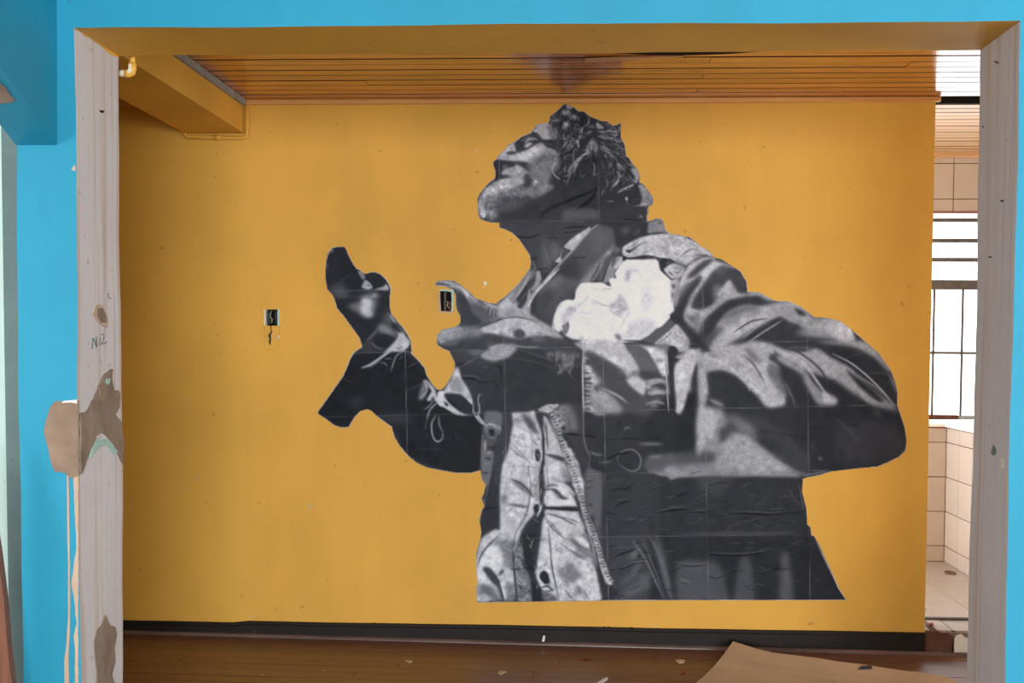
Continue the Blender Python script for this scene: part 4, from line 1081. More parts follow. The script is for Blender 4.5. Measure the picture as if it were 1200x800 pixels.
S 22 1.1 .4 520,352 640,360 700,362 800,350 910,345
S 82 .7 .4 480,345 640,348 720,354 880,338
W 1 1.5 480,350 640,355 720,360 900,345
S 24 .7 .4 340,380 460,368
S 24 .7 .4 350,195 400,182
S 24 .7 .4 420,290 490,282
P 42 1.5 0,495 345,495 950,490 1000,560 1120,800 1160,880 0,880
P 74 3 340,640 400,640 440,720 470,880 300,880 170,880 170,640
P 72 3 540,620 590,620 620,880 500,880
P 80 3 780,600 820,600 850,880 770,880
P 80 3 30,500 70,500 130,800 150,880 110,880 60,650
S 30 1.2 .6 20,600 60,720 130,880
S 100 1.6 1.2 0,680 50,760 90,830
S 26 1 .4 350,592 440,600 560,600 700,575
S 78 .8 .4 350,586 460,592 600,588 720,568
W 1 1.4 350,590 460,598 600,592 710,572
S 90 .8 .4 100,580 150,575
S 92 1 .4 160,645 240,658 340,650
S 24 .8 .4 160,652 240,664 340,658
W 1 1.3 160,650 240,660 340,652
S 24 .8 .4 120,705 200,670
S 24 .9 .4 340,720 400,735 480,700 560,690
S 80 .7 .4 340,714 400,728 480,694
S 24 .9 .4 640,710 720,685 840,682
S 78 .7 .4 650,700 730,678
S 24 .7 .4 870,590 940,588
S 110 1 .6 180,740 250,760
S 150 1.2 .3 975,500 1050,660 1120,800
T 680 400 10
P 178 1 30,160 30,20 430,0 540,60 620,190 700,330 760,440 770,520 740,620 700,700 500,800 30,800
P 96 2 30,110 160,130 260,190 370,230 480,330 560,420 660,520 760,640 850,700 1000,800 440,800 330,640 260,590 230,420 110,280 60,180
P 124 2.5 200,330 420,370 520,400 420,470 280,470
P 72 3 300,480 420,470 400,560 340,580
P 66 4 420,640 700,680 1000,700 1000,840 500,840
P 202 1 430,10 540,80 620,200 690,310 560,320 400,260 240,170 180,100 300,20
P 120 2 560,360 690,330 720,400 600,410
P 190 .9 560,420 700,410 750,440 770,530 740,610 690,560 620,480
P 98 1.4 540,60 640,40 740,80 810,180 880,280 930,390 860,410 740,400 700,310 620,190
P 66 1.8 740,330 900,340 940,400 800,410 720,390
P 196 1 650,30 760,50 900,60 1010,130 1030,260 1030,400 950,390 880,260 800,130 720,60
P 120 1.2 880,210 970,205 960,230 880,235
P 118 2 860,40 1040,30 1040,120 960,120
P 140 1.8 760,430 1000,440 1010,520 860,570 770,560
P 62 1.6 880,520 980,480 1000,550 920,570
P 165 1.5 780,600 900,570 1010,590 1000,620 860,650
P 54 1.8 800,690 900,630 1020,620 1030,730 920,720
P 150 1.5 800,740 900,720 1020,740 1020,790 880,780
P 62 .9 60,210 110,200 120,250 90,260
P 58 1 40,430 130,400 120,440 60,460
P 70 1.5 40,540 120,520 130,590 60,600
P 60 1.5 40,680 140,660 160,740 40,740
P 90 2 170,500 270,490 270,580 160,600
P 84 1.5 170,700 280,680 290,780 160,780
S 100 1.2 .7 40,330 110,335
S 185 1 .4 990,160 1010,400 1040,600 1060,800
S 70 .7 .3 1025,160 1040,400 1060,600 1080,780
S 64 .6 .2 1000,360 1000,700
P 52 .8 1030,150 1080,60 1140,110 1060,170 1180,210 1080,240 1050,260 1100,400 1110,760 1060,600 1040,350
P 184 1 1100,380 1140,260 1260,200 1300,700 1160,1150 1110,900
S 90 .7 .4 940,380 1030,385
S 120 .7 .4 950,410 1030,420
S 130 .6 .3 950,560 1030,575
G 26 1.3 30,120 500,60 760,400 1000,200 1000,700 400,780 30,780
S 54 1.5 .3 10,120 15,800
S 150 .7 .3 28,120 30,800
T 500 320 10
P 160 .7 110,125 140,90 320,90 400,130 450,180 560,290 640,310 810,365 880,320 1040,170 1200,0 1200,520 870,520 760,590 640,600 700,500 560,400 480,360 430,260 330,180 250,160 130,150
P 70 .6 110,130 150,110 260,130 280,150 200,140
P 196 1 320,150 420,160 520,270 560,290 540,340 470,300 420,220
S 60 1.2 .4 240,90 320,98 400,140 460,190
P 76 1.2 340,190 420,220 470,310 540,370 600,440 700,500 760,560 700,620 400,620 395,510 345,430 340,260
P 100 1.5 350,180 400,180 460,290 430,300
P 100 1.5 480,260 550,320 500,340
S 66 .8 .3 560,290 650,320 740,355 830,375 880,320
S 60 .8 .3 840,350 930,270 1050,160 1180,10
S 90 1 .6 740,380 710,450
S 80 1 .6 790,410 760,500
S 90 1 .5 830,420 820,490
S 90 1 .5 870,450 890,500
S 90 1 .6 600,340 650,360
S 80 1 .5 650,430 680,470
P 104 2 700,480 880,490 760,560 640,600
P 190 2 900,340 1050,260 1100,330 1060,410 920,480 860,400
P 186 1.5 940,420 1120,430 1200,480 1200,530 900,500
P 56 .8 1050,400 1120,260 1190,200 1170,330 1110,420
P 58 1.5 1130,130 1200,20 1200,160 1090,270 1050,260
G 24 1.3 560,330 860,400 1080,200 1180,520 880,520
S 74 .7 .3 880,540 950,515 1100,520 1200,540
S 150 1 .5 1110,300 1180,220
T 500 380 10
P 62 1.5 110,200 400,20 900,0 900,340 760,480 330,470 270,320
P 172 1.2 120,180 140,110 200,60 400,25 420,90 360,130 330,180 240,190 180,220 140,220
P 140 1.5 280,130 400,100 420,130 330,190
P 110 2 420,30 640,20 620,100 440,90
P 182 1.2 610,90 650,50 800,0 900,-60 1200,-50 1200,100 1160,190 1080,170 1020,110 900,130 800,110 700,100
P 66 1.5 900,130 1010,130 1060,160 1040,210 920,200
P 176 1.4 700,350 660,360 700,390 780,420 880,390 960,320 1000,290 1060,260 900,220 800,230 720,270 760,300
P 140 1 680,210 780,200 740,230
P 120 1.2 510,345 600,320 640,340 540,360
S 150 .8 .5 1000,260 1100,260 1180,245
S 140 .8 .5 990,310 1080,320
S 84 1.2 .8 1040,350 1170,430
P 84 1 1040,80 1100,60 1140,100 1110,160 1060,130
S 76 .6 .3 720,270 800,240 880,220
S 76 .6 .3 760,330 860,300
G 34 1.1 640,60 900,0 1200,0 1200,200 1000,330 800,400 660,370 700,200
S 92 .4 .2 270,318 660,320
S 140 .4 .2 410,495 520,430 640,365
S 24 1.2 .4 330,470 420,460 450,440
S 22 1.3 .3 390,632 540,632 600,655
W -1 1.5 390,632 540,632 600,655
S 140 .5 .2 390,605 540,605 640,640
S 22 1.2 .4 600,680 700,672 800,660
S 110 .5 .3 640,668 720,655 800,652
S 24 1.2 .4 800,480 870,500 885,560 880,640
W -1 1.2 800,480 870,500 885,560 880,640
S 24 1.1 .5 800,700 850,740 890,800
S 110 .6 .4 650,490 720,520
T 590 350 10
P 178 1.4 0,60 120,90 270,160 370,230 560,340 680,440 600,440 480,430 400,480 320,450 240,460 160,460 0,430 0,250
P 204 1 0,260 100,225 240,260 320,330 260,340 120,300 40,350 0,400
S 60 .9 .4 0,215 100,215 200,215 300,240
P 70 1 140,370 200,360 240,400 220,450 180,440 160,410
P 90 .8 380,390 440,385 460,405 430,420
P 90 .8 300,280 390,285 380,305
P 70 1 0,450 120,490 280,450 380,480 480,440 640,440 600,520 480,560 300,580 160,520 0,500
P 56 1.5 0,800 100,600 300,590 480,570 640,560 850,580 920,620 930,1320 0,1330
S 150 .8 .4 80,560 180,550 290,545
S 90 .8 .5 170,700 300,720 400,770 520,790
P 64 .6 640,440 740,470 850,580 910,620 800,590 700,500
P 90 1.2 480,650 640,600 780,590 900,640 880,740 820,760 700,800 700,740 640,700
S 160 .6 .3 540,540 640,500 700,460
S 165 .6 .3 600,580 680,520 720,480
S 165 .7 .3 640,620 700,560 740,500
S 170 .7 .3 700,700 750,620 790,580
S 175 .8 .3 740,730 770,660 790,600
S 165 .8 .3 790,740 820,670 830,600
S 165 .8 .3 700,790 730,720 760,690
S 150 .6 .3 860,700 870,630
S 150 .6 .3 480,600 560,560
S 150 .7 .4 640,740 700,730
G 30 1.0 540,480 740,470 900,620 860,740 700,800 480,660
G 26 1.2 0,100 270,160 560,340 400,480 0,430
T 540 380 5
P 52 1 280,180 560,200 700,200 700,480 560,465 440,500 260,515 120,500 240,340
S 88 .8 .5 280,195 420,215 520,245 550,260
P 104 2.2 590,200 640,160 680,200 640,225 604,262
T 0 0 1
H 55 100 175 .8 11 118 16 655,398 672,406 680,424 668,432 658,440 650,418 640,402
H 20 40 60 .9 10 118 16 655,398 672,406 680,424 660,434 645,410
T 540 380 5
S 110 .4 .15 258,0 262,515
S 150 .3 .1 0,245 60,210 130,175
T 370 280 10
P 42 1 110,400 150,150 200,90 340,90 440,300 520,360 560,410 700,385 850,520 880,600 860,800 240,800 190,640 120,540
P 110 1 150,150 190,110 210,140 180,160
P 82 1.4 120,300 150,300 140,350 115,360
P 78 3.5 160,580 300,520 360,600 400,700 240,700
P 128 .8 495,380 520,370 580,430 560,480 520,430
P 160 .7 540,560 580,480 640,520 665,575 600,592
P 84 .6 600,530 640,545 620,555
P 158 .9 690,592 790,560 830,525 855,570 850,598
P 95 3 430,720 640,620 740,650 700,800 440,800
P 142 1 640,680 690,640 720,650 680,700 640,710
P 165 2 540,800 560,700 660,700 660,800
P 130 3 450,820 560,760 720,640 710,700 680,800
S 96 .4 .2 250,530 330,470 410,400
S 92 .4 .2 230,605 880,603
T 370 350 10
P 42 1.2 215,0 870,0 870,130 800,220 740,310 600,480 540,560 500,450 250,110
P 112 2.5 380,80 560,20 540,0 720,0 690,150 660,210 560,210 480,150
P 178 2 540,0 660,0 650,110 670,190 600,210 530,150
P 86 3 860,130 900,200 960,260 1040,420 940,470 860,300 780,260 830,180
P 140 .8 860,180 890,190 940,270 920,280 880,230
P 120 2 760,290 860,330 930,440 880,440 760,400 730,330
P 170 .8 930,330 1010,380 1040,420 1110,510 1090,560 1010,620 880,620 800,650 700,720 600,800 590,780 740,680 900,530 970,430
P 48 .8 880,270 960,310 1010,400 940,380 890,330
P 40 1.5 700,430 820,410 930,460 860,550 760,600 680,540
S 100 1.5 .8 600,490 680,410 740,330
S 96 1.5 .8 640,510 720,570 800,590
P 50 .7 1090,540 1120,510 1125,620 1090,600
S 70 .9 .3 950,560 990,590
S 70 .9 .3 970,530 1010,570
S 176 1 .3 970,640 1040,580 1110,520
S 200 .5 .1 1032,400 1035,630 960,632
S 190 .5 .1 440,655 580,655
S 110 .5 .2 580,650 780,640
P 44 1 410,800 440,660 760,650 600,790
P 50 .6 960,640 1090,620 1200,730 1200,800 920,800
S 130 1 .4 1080,770 1160,740
S 44 1.6 .5 780,700 860,660 900,690
S 120 1 .5 820,680 870,700 890,720
S 170 1.1 .4 770,770 800,750 830,780
S 170 .9 .3 900,800 950,700 980,650
P 130 .6 980,720 1010,660 1010,710
T 360 400 5
P 36 1.5 240,130 300,70 570,70 690,155 760,280 860,260 1020,430 1015,750 880,770 600,680 490,490 350,395 240,505 60,420
P 56 4 420,430 590,420 590,480 470,480
P 56 4 240,340 330,330 290,400
S 165 2.4 .6 320,155 380,130 480,60 560,10
S 120 1.2 .6 360,155 430,110
S 140 .9 .4 430,130 450,125 470,145
S 140 .9 .4 455,100 500,100
S 150 1.1 .4 490,175 520,90 560,60
S 100 .9 .5 540,105 560,80
S 92 .5 .2 195,205 250,240
S 110 .5 .3 580,155 650,120
S 110 .5 .3 580,290 690,240
P 172 .8 680,235 700,225 750,280 760,330 770,290 800,290 800,330 790,380 750,350 740,320 720,350 700,340 730,290
P 110 1.5 650,340 680,240 710,250 690,330
S 180 1.2 .5 690,235 700,290 660,335
S 160 1 .5 735,290 715,325
S 150 1 .5 745,330 720,375 680,400
S 170 1.2 .5 770,350 720,400 700,460
S 90 .9 .5 700,460 690,520
S 160 1.3 .5 755,430 730,480 735,550 760,585 790,570 795,530
S 130 1.2 .6 770,430 775,490 795,530
P 186 .8 765,300 800,290 860,170 885,150 905,220 945,280 970,350 960,370 900,310 800,305 830,360 900,415 950,430 1000,432 880,430 800,385 770,370
P 140 1.2 840,250 880,200 920,270 900,300 850,290
P 46 .6 820,310 900,315 965,375 970,420 920,420
P 40 .6 800,350 830,370 815,380
P 50 .5 845,230 860,190 820,260 790,285
S 165 1 .35 975,360 975,420 1000,440 1010,400 1000,355
S 150 .9 .4 1000,350 1005,315 1025,310
S 60 .8 .3 988,370 988,410
S 176 2 .5 985,435 1010,465 1040,490
P 100 1 1045,410 1140,420 1135,540 1040,540
S 170 1.4 .4 1045,495 1075,485 1130,515
S 120 .7 .3 1050,545 1045,510 1080,490
P 42 .5 1065,520 1085,510 1095,530 1075,545
S 110 .9 .4 1045,540 1075,565 1105,550
S 150 1 .4 1150,430 1130,520
P 74 .8 1025,550 1110,550 1085,800 1020,800
S 150 1.1 .5 1045,570 1045,620 1030,650
S 150 1.2 .5 1050,650 1090,650
S 160 1.2 .5 1040,690 1060,705 1085,690
S 140 1.2 .5 1035,740 1060,750
S 40 1.5 .5 1060,680 1080,675
S 130 .6 .3 1025,560 1018,800
S 110 .6 .3 1110,560 1085,800
S 120 .35 .1 572,70 590,640
S 26 1 .4 790,535 850,545 845,620
S 84 .5 .3 640,630 800,630
S 105 .4 .2 600,427 1000,427
T 540 530 5
P 50 1 110,105 200,-50 260,-20 232,110 232,440 150,450 120,480 115,380 145,210
P 100 .8 125,0 195,0 165,180 135,200 120,150
S 150 1 .5 135,60 170,70
S 36 1.4 .5 140,30 180,40
S 36 1.4 .5 130,120 160,120
S 130 .5 .3 195,0 140,300
S 150 .8 .3 115,110 125,160 145,190 125,260 138,290 118,350 112,420
S 22 1 .2 140,326 225,320
W -1 1 140,326 225,320
P 40 .5 120,260 135,260 130,275
T 555 465 10
P 185 1 450,190 620,180 720,160 740,240 820,380 800,550 820,650 800,800 800,1150 740,1330 600,1500 520,1700 500,2300 20,2390 30,2200 30,1900 90,1660 250,1550 310,1540 310,1000 340,780 400,640 430,480 460,320
P 60 .8 350,190 440,190 450,300 420,480 400,620 330,800 310,1000 240,1000 240,700 310,400
P 86 2 560,200 620,200 700,300 720,370 670,360 620,280
P 60 1.2 650,270 700,320 700,370 660,340
P 96 2 480,270 560,260 560,300
P 56 .8 720,160 770,200 810,400 790,400 740,260
P 176 .8 820,230 860,240 960,440 1010,560 1030,680 850,680 830,400
P 172 .8 750,150 860,90 1000,85 960,140 880,190 800,170
P 150 2 900,190 1060,120 1100,300 1060,400 940,420
P 110 3 1000,130 1140,110 1180,300 1140,440 1060,420
S 70 .8 .3 820,200 900,300 950,420 1000,490
S 70 .9 .4 880,110 920,120
P 56 .6 900,230 935,215 930,250
P 56 .6 970,210 1005,205 1000,240
P 56 .6 930,290 960,280 960,310
P 50 .6 990,280 1025,265 1010,310
P 60 .6 970,330 1000,340 980,360
P 48 .6 1020,360 1080,330 1070,380 1040,390
S 50 .8 .3 960,385 1000,400
S 190 1 .4 960,430 1010,480 1040,440
P 178 1.2 840,640 1030,650 1060,740 1120,900 1130,1060 1200,1250 1240,1400 1300,1560 840,1560 850,1300 835,1000 832,800
P 165 .8 1000,480 1040,460 1100,560 1150,620 1220,760 1220,800 1060,740 1040,600
P 64 .6 1025,560 1050,540 1060,580
P 64 .6 1100,560 1140,580 1110,600
P 60 .6 1030,520 1045,500 1050,530
P 54 .6 1070,700 1130,690 1110,720
S 60 1 .5 1160,690 1230,700
S 44 1.3 .25 795,390 810,480 815,600 815,800
S 176 .8 .3 835,480 835,700
S 54 1 .25 840,280 850,560
P 56 .7 720,640 750,620 775,650 770,740 745,750 730,690
P 100 .6 740,660 760,660 755,700
S 80 1 .4 690,500 750,570
S 215 1.2 .4 700,440 760,520 780,570
S 80 1 .5 750,480 780,500
S 110 1 .7 440,550 520,620 600,700 680,730
S 110 .6 .3 680,440 690,600 680,730
P 70 .9 850,680 940,690 1060,710 1060,760 960,730
G 20 1.4 450,190 720,160 800,700 500,700 420,500
G 34 1.2 860,100 1120,120 1220,760 1040,700 900,300
S 100 .5 .2 372,0 380,620
S 36 .6 .2 270,455 380,460
S 36 .6 .2 280,605 380,608
T 555 540 10
S 88 .6 .4 665,0 640,100 620,310
S 80 .7 .4 520,800 600,680 640,500 665,400
P 50 .8 800,0 830,0 820,100 810,280 820,430 820,520 810,650 780,750 700,850 620,800 720,710 780,640 790,500 760,420 760,200
P 200 1.2 820,60 980,10 1030,140 1050,220 980,260 840,230 830,160
S 60 .7 .25 850,40 870,230 885,480
P 128 2 880,190 960,200 1050,240 1050,260 960,240
P 52 1.2 1060,240 1130,240 1160,300 1100,290
P 115 2.5 1030,80 1100,110 1130,240 1040,200
P 205 1 830,400 900,330 980,280 1080,330 1150,420 1200,520 1100,520 840,510
P 78 1.6 920,330 970,330 1010,400 1090,420 1060,445 990,430
P 205 1 980,270 1090,310 1140,400 1100,410 1010,350
S 50 1.2 .4 770,370 820,335 970,330
P 50 .6 820,540 960,535 1150,530 1230,540 1230,590 1000,580 830,560
P 190 .8 840,580 1000,585 1200,610 1240,680 1220,740 1040,640 850,620
S 64 1 .4 1030,650 1120,680 1240,720
S 150 1.5 1 860,610 1000,630
P 190 1 820,670 1000,650 1240,760 1340,900 1480,1500 1480,1640 1100,1640 850,1640 740,1300 790,900
S 60 .9 .4 850,670 920,740 1000,830 1060,870
P 108 1.6 480,220 560,260 640,320 680,390 650,390 560,320
S 60 1 .4 490,220 580,280 640,340 680,400 740,410
S 70 .8 .4 670,340 710,230 750,170
P 150 1 700,200 760,200 780,420 700,400
P 70 .6 710,280 735,280 730,310
S 70 1.4 .8 430,500 540,520 640,535
P 120 2.5 330,380 360,400 360,480 320,470
P 150 1.5 700,420 780,430 770,470 730,470
P 205 .8 660,450 720,450 700,520 690,570
P 50 .5 700,530 740,505 760,560 750,600 720,610 705,570
S 66 .9 .3 700,600 720,640 760,605
S 210 1.2 .4 795,490 790,560 740,660
G 22 1.3 330,20 780,20 600,700 330,700
S 44 .5 .2 300,745 350,745
T 620 540 10
P 165 .9 450,20 560,0 600,80 640,240 650,400 660,600 640,680 600,500 540,350 500,220 470,120
P 190 .8 510,260 640,240 640,300 540,310
S 70 1 .4 480,110 520,80
S 70 1 .4 500,180 560,160
S 70 1 .4 520,260 590,230
S 80 1 .4 520,60 600,70
S 60 .9 .4 580,490 620,470
G 36 1.1 450,20 580,0 660,400 660,660 560,420
P 92 2 660,80 840,100 870,400 840,750 740,800 680,740 660,500
P 56 1.5 600,0 680,0 650,180 610,180
S 120 1.3 .7 640,0 700,30 710,60
P 48 1.2 720,0 900,0 1200,0 1200,140 900,140 720,80
S 170 .9 .35 890,145 898,370
S 110 .6 .2 890,143 1200,147
S 42 1 .5 650,325 740,305
P 50 1.5 680,660 770,640 780,740 700,760
P 56 1.2 680,510 740,500 740,530
P 54 1.5 900,150 1500,150 1500,880 900,880
S 24 1 .4 960,355 1040,325 1160,318
W 1 1.3 960,355 1040,325 1160,318
S 24 1 .4 1000,550 1080,490 1200,460
W 1 1.3 1000,550 1080,490 1200,460
S 90 .6 .4 1010,460 1100,450 1200,445
S 24 .8 .4 1130,355 1200,355
S 175 1.3 .5 700,640 750,760 800,900 880,1130
S 60 1 .4 640,700 740,1100 830,1400
P 165 .9 640,640 690,700 820,1080 950,1420 900,1420 760,1080 680,800
S 96 .4 .2 900,880 1500,880
T 620 465 10
P 60 1.5 470,120 620,80 640,450 700,640 700,800 580,750 500,500 460,430
P 108 3 400,110 480,110 540,200 570,380 480,400 460,300
P 52 1.5 640,230 900,240 1200,200 1400,260 1700,560 1600,700 1200,760 700,760 650,500
P 128 2.5 640,10 760,20 900,0 1000,60 1080,180 900,190 760,190 780,120 700,60
S 160 1.6 .8 760,200 900,205
S 130 1.2 .7 660,120 720,120
S 120 1.2 .45 630,0 635,250 640,450 670,600 710,700 700,800
S 24 1.4 .35 380,430 500,432 590,448
S 24 1.5 .35 650,445 740,458 800,468
W -1 1.5 380,430 560,438 800,468
S 26 1.2 .4 940,498 1040,500
S 26 1.2 .4 1050,490 1200,488 1350,500 1440,520
S 135 1.0 .4 1110,385 1150,355 1190,370
S 130 1.4 .7 710,640 780,670 860,680
S 96 1.6 .9 820,770 960,760
S 118 1.2 .5 1046,770 1034,700 1090,640 1160,615 1230,625 1290,680 1310,760 1280,840 1200,870 1110,830 1056,785
S 20 1.3 .35 900,725 1000,690 1060,665 1180,645
W -1 1.4 900,725 1000,690 1060,665 1180,645
S 96 .4 .15 885,0 895,680
S 26 1 .4 1010,320 1080,300
S 28 .9 .4 1500,250 1600,210
S 28 .9 .4 1650,240 1760,190
P 90 2.5 1420,0 1640,0 1660,60 1420,60
T 700 380 5
P 44 2.5 250,620 400,420 580,400 590,680 480,760 400,740 300,740
P 84 2.5 300,780 600,740 700,760 700,860 300,860
P 140 2.5 420,830 900,800 900,880 420,880
S 100 3 1.4 250,700 380,700
S 110 3 1.4 300,780 380,770
S 28 .8 .4 300,660 380,672
T 550 625 10
P 206 1.5 150,330 200,180 280,130 340,170 370,280 360,420 310,490 220,420 160,400
S 66 1.1 .4 100,380 130,280 200,160 260,90 320,50 360,0
P 120 2.5 260,80 400,60 560,80 540,380 400,400 400,280 340,140
P 62 1 160,400 240,400 310,480 330,520 360,640 420,800 380,800 320,620 250,560 200,480
P 60 .9 330,500 370,430 400,420 400,460 350,490
P 196 1 340,510 400,520 430,640 440,780 400,760
P 120 2 430,580 520,600 540,780 440,790
P 196 1.5 100,440 180,470 240,560 280,620 160,630 100,560
P 116 2.5 90,640 260,630 340,720 380,800 240,780 180,700 90,740
P 174 1 120,730 190,710 230,800 110,800
P 100 2 490,300 530,280 540,400 490,400
S 46 1 .4 600,60 560,160 530,300 520,400 530,600 560,800
S 80 .8 .4 510,60 500,200 490,300
P 108 1 560,180 620,150 640,300 640,380 740,560 740,800 570,800 550,600 540,420 540,300
S 160 1 .4 560,230 600,250 620,280
S 170 1 .4 530,320 560,290
S 160 1.1 .4 600,320 630,350 640,390
S 170 1.2 .4 550,560 600,590 680,610
S 160 1.1 .4 540,450 580,500 620,560
S 40 1.4 .4 580,600 640,670 660,640
S 40 1.4 .5 650,700 700,680 720,650
S 160 1.4 .5 570,760 640,780 670,740 730,750
S 150 1 .4 660,540 690,560
S 46 1.3 .5 560,280 600,270
P 42 .6 630,0 790,0 760,130 745,250 760,400 730,520 760,560 800,600 850,660 860,800 740,800 720,600 700,480 650,400 640,200
S 20 1.2 .2 480,415 540,415 660,400 760,395
W -1 1.5 480,415 540,415 660,400 760,395
S 50 .9 .35 925,0 945,150 955,300 970,430 1000,560 1050,760
P 196 .8 780,430 850,420 930,430 970,560 960,640 900,660 830,600 790,520
P 40 .5 820,500 845,450 880,440 920,500 945,560 930,600 880,570 840,540
S 110 .7 .3 870,600 920,600 935,560
S 60 .9 .4 850,375 910,365
S 54 1.4 .5 840,660 900,680 970,660 1000,640
P 90 1.2 850,700 920,690 1020,740 1030,800 880,800
S 160 .9 .4 900,760 960,730
S 70 .8 .4 830,400 900,400
G 28 1.2 540,180 640,180 740,800 560,800
G 24 1.3 760,60 920,60 950,400 780,400
S 150 .5 .2 130,70 630,72
G 16 1.3 60,60 500,60 500,780 60,780
T 640 625 10
G 26 1.6 60,40 520,40 720,780 160,780
P 90 1.6 250,50 320,60 400,120 520,200 460,220 380,180
P 120 1.8 370,160 540,220 560,300 440,260
P 128 2 230,360 320,350 330,430 400,470 440,560 350,500 200,450
P 120 2 200,520 260,560 280,620 240,620
S 86 1 .7 250,720 320,760
S 90 1 .7 440,670 500,770
S 110 1.2 .8 120,190 200,230
S 130 .6 .4 60,480 380,460
S 46 1.1 .35 530,80 540,200 590,370 640,540 700,720
S 46 .7 .3 560,280 620,380 680,540
P 170 .8 520,0 600,0 610,100 640,220 700,350 740,480 790,550 780,590 740,590 690,520 640,380 600,230 560,130
S 60 1.2 .5 600,230 610,260
S 56 1.4 .5 630,340 660,350
S 56 1.2 .5 660,380 680,400
S 60 1.4 .5 690,440 700,480
S 60 1.2 .5 560,160 600,170
P 205 .6 730,580 780,540 795,560 760,600
P 190 .6 700,510 730,520 720,550
S 54 3 .8 620,40 680,180 700,300
P 48 1 760,620 840,640 900,780 740,780 720,640
S 120 1 .5 800,620 820,630
S 90 1.2 .8 810,740 830,780
P 62 2.5 740,60 1200,60 1200,780 900,780 780,560
P 96 3 960,260 1100,160 1080,300 980,300
P 84 3 1040,560 1200,440 1200,640 900,780 880,700
P 44 1.2 1060,290 1110,190 1180,290
S 20 1.2 .4 800,275 900,230 1000,195 1110,125
S 96 .7 .4 1000,185 1060,150 1110,120
W 1 1.5 800,275 900,230 1000,195 1110,125
S 20 1.2 .4 880,415 980,370 1080,340 1200,335
S 96 .7 .4 880,400 980,358 1080,328 1200,322
W 1 1.5 880,415 980,370 1080,340 1200,335
S 24 .9 .3 730,155 820,140
S 28 .9 .4 740,435 820,415
S 100 .5 .3 900,630 1060,610
T 680 540 3.75
S 100 2.5 1 230,350 280,420 320,500 370,610
S 46 1.5 .7 250,350 300,430 340,520 390,610
S 92 2 1 300,330 340,400 390,560
S 24 .9 .4 230,435 310,430
S 80 2 1 270,500 240,560
T 0 0 1
B 2.2 .6 790,300 850,300 880,340 960,368 1030,410 1060,480 1062,530 940,560 790,556 790,430 800,400 790,360
M .86 4 800,330 880,340 960,368 1040,420 1062,500 1040,545 940,560 790,556 790,430 810,390
M 1.12 3 990,378 1040,430 1052,470 1040,460 1000,410 960,384
B 1.6 .5 600,340 684,400 684,440 520,470 510,380 540,330
B 1.6 .45 690,400 784,404 788,500 690,500
B 1.4 .35 556,480 700,480 714,703 556,705
B 1.6 .4 560,190 640,150 660,250 560,262
T 740 240 2.5
S 48 1.8 .6 320,402 375,366 436,328
S 172 1.1 .5 340,404 390,370 442,338
S 46 1.4 .6 300,372 350,342 400,332
S 54 1.8 .8 440,412 500,438 556,486 580,540
S 54 1.4 .5 560,415 620,448 690,500 770,585
S 176 1.4 .5 590,436 650,468 715,524 772,588
S 166 2.2 1 440,430 500,460 546,520 580,570
P 160 2 560,545 600,570 596,582 560,580
S 60 1.4 .8 330,440 360,470 390,520
S 64 1.2 .8 400,430 430,460
S 172 2.4 1.2 210,440 280,470 340,520 400,570
P 164 2.5 380,560 430,560 440,584 400,590
P 160 2.5 200,590 240,600 250,660 210,700 196,740 190,640
P 64 3 255,660 290,640 300,670 270,690
P 142 3 290,670 340,680 400,730 440,770 330,776 240,770
P 56 4 330,620 400,680 460,740 500,760 480,700 420,640
S 150 1.2 .8 130,160 160,150 210,150
P 178 1.2 130,604 145,520 165,470 190,450 172,520 150,600
S 44 1.6 .5 118,440 124,520 130,590
h 60 130 175 .6 7 40 30 220,430 330,430 400,560 340,540 260,450
T 480 313 3.529
P 150 1.6 360,182 430,168 520,212 600,266 640,292 600,292 520,256 440,216 380,210
P 176 1.5 300,250 400,214 470,214 540,240 590,275 540,268 450,248 380,250 320,268
S 62 1.0 .5 240,262 290,248 350,226 400,210 460,208 530,226
P 74 1.6 432,262 468,260 482,284 452,300 430,286
P 92 1.5 500,290 540,280 560,300 520,312
P 66 2.4 236,286 320,296 400,300 470,316 560,318 640,300 690,330 700,360 640,350 560,340 460,336 380,318 300,322 230,316
P 150 1.6 300,356 360,326 430,316 440,338 410,372 350,386 300,374
S 150 1.2 .6 420,322 480,330 540,328
S 130 1 .6 400,345 450,340
P 118 2.4 190,262 240,252 300,262 300,285 240,290 190,300
P 138 2.2 128,290 160,262 210,256 214,282 180,305 136,318
P 92 1.5 150,306 190,296 210,300 190,322 150,324
S 60 1.0 .6 120,300 126,326 160,342
S 96 .8 .5 470,345 540,368 600,385 640,372
S 110 1.5 1 240,350 280,345 310,352
P 86 3 260,140 330,170 360,200 300,230 240,190
S 70 1.2 .6 270,110 290,140 320,160
S 66 1 .6 330,165 320,195
S 66 1 .6 345,168 340,200
S 66 1 .6 358,172 352,204
S 150 .9 .5 338,168 330,200
S 150 .9 .5 352,172 346,205
P 62 1.2 205,100 235,130 262,190 300,225 250,240 212,232 210,180 196,130
P 120 2 440,60 470,40 500,10 520,20 480,90 450,150 420,150
P 56 1.3 440,130 462,96 490,60 512,50 500,84 470,124 452,150
S 170 1.6 .6 428,140 470,80 496,30
S 165 2 .8 480,180 496,150 510,110 560,60 600,20
S 205 1.8 .4 486,170 520,110 560,66 620,4
P 84 3 560,120 640,60 700,60 640,110 600,170 560,210 540,190
P 70 3 520,130 580,80 600,130 560,190 530,190
S 64 1 .5 545,215 580,180 600,150
S 60 1.2 .5 600,262 640,285 680,320 704,350
S 190 1.4 .5 718,352 716,420 717,500 720,600
S 176 1.8 .7 722,372 746,380 
S 176 1.8 .7 722,418 752,424 
S 176 1.8 .7 724,452 758,448
S 170 1.8 .7 724,500 760,506
S 160 1.8 .7 724,560 756,548
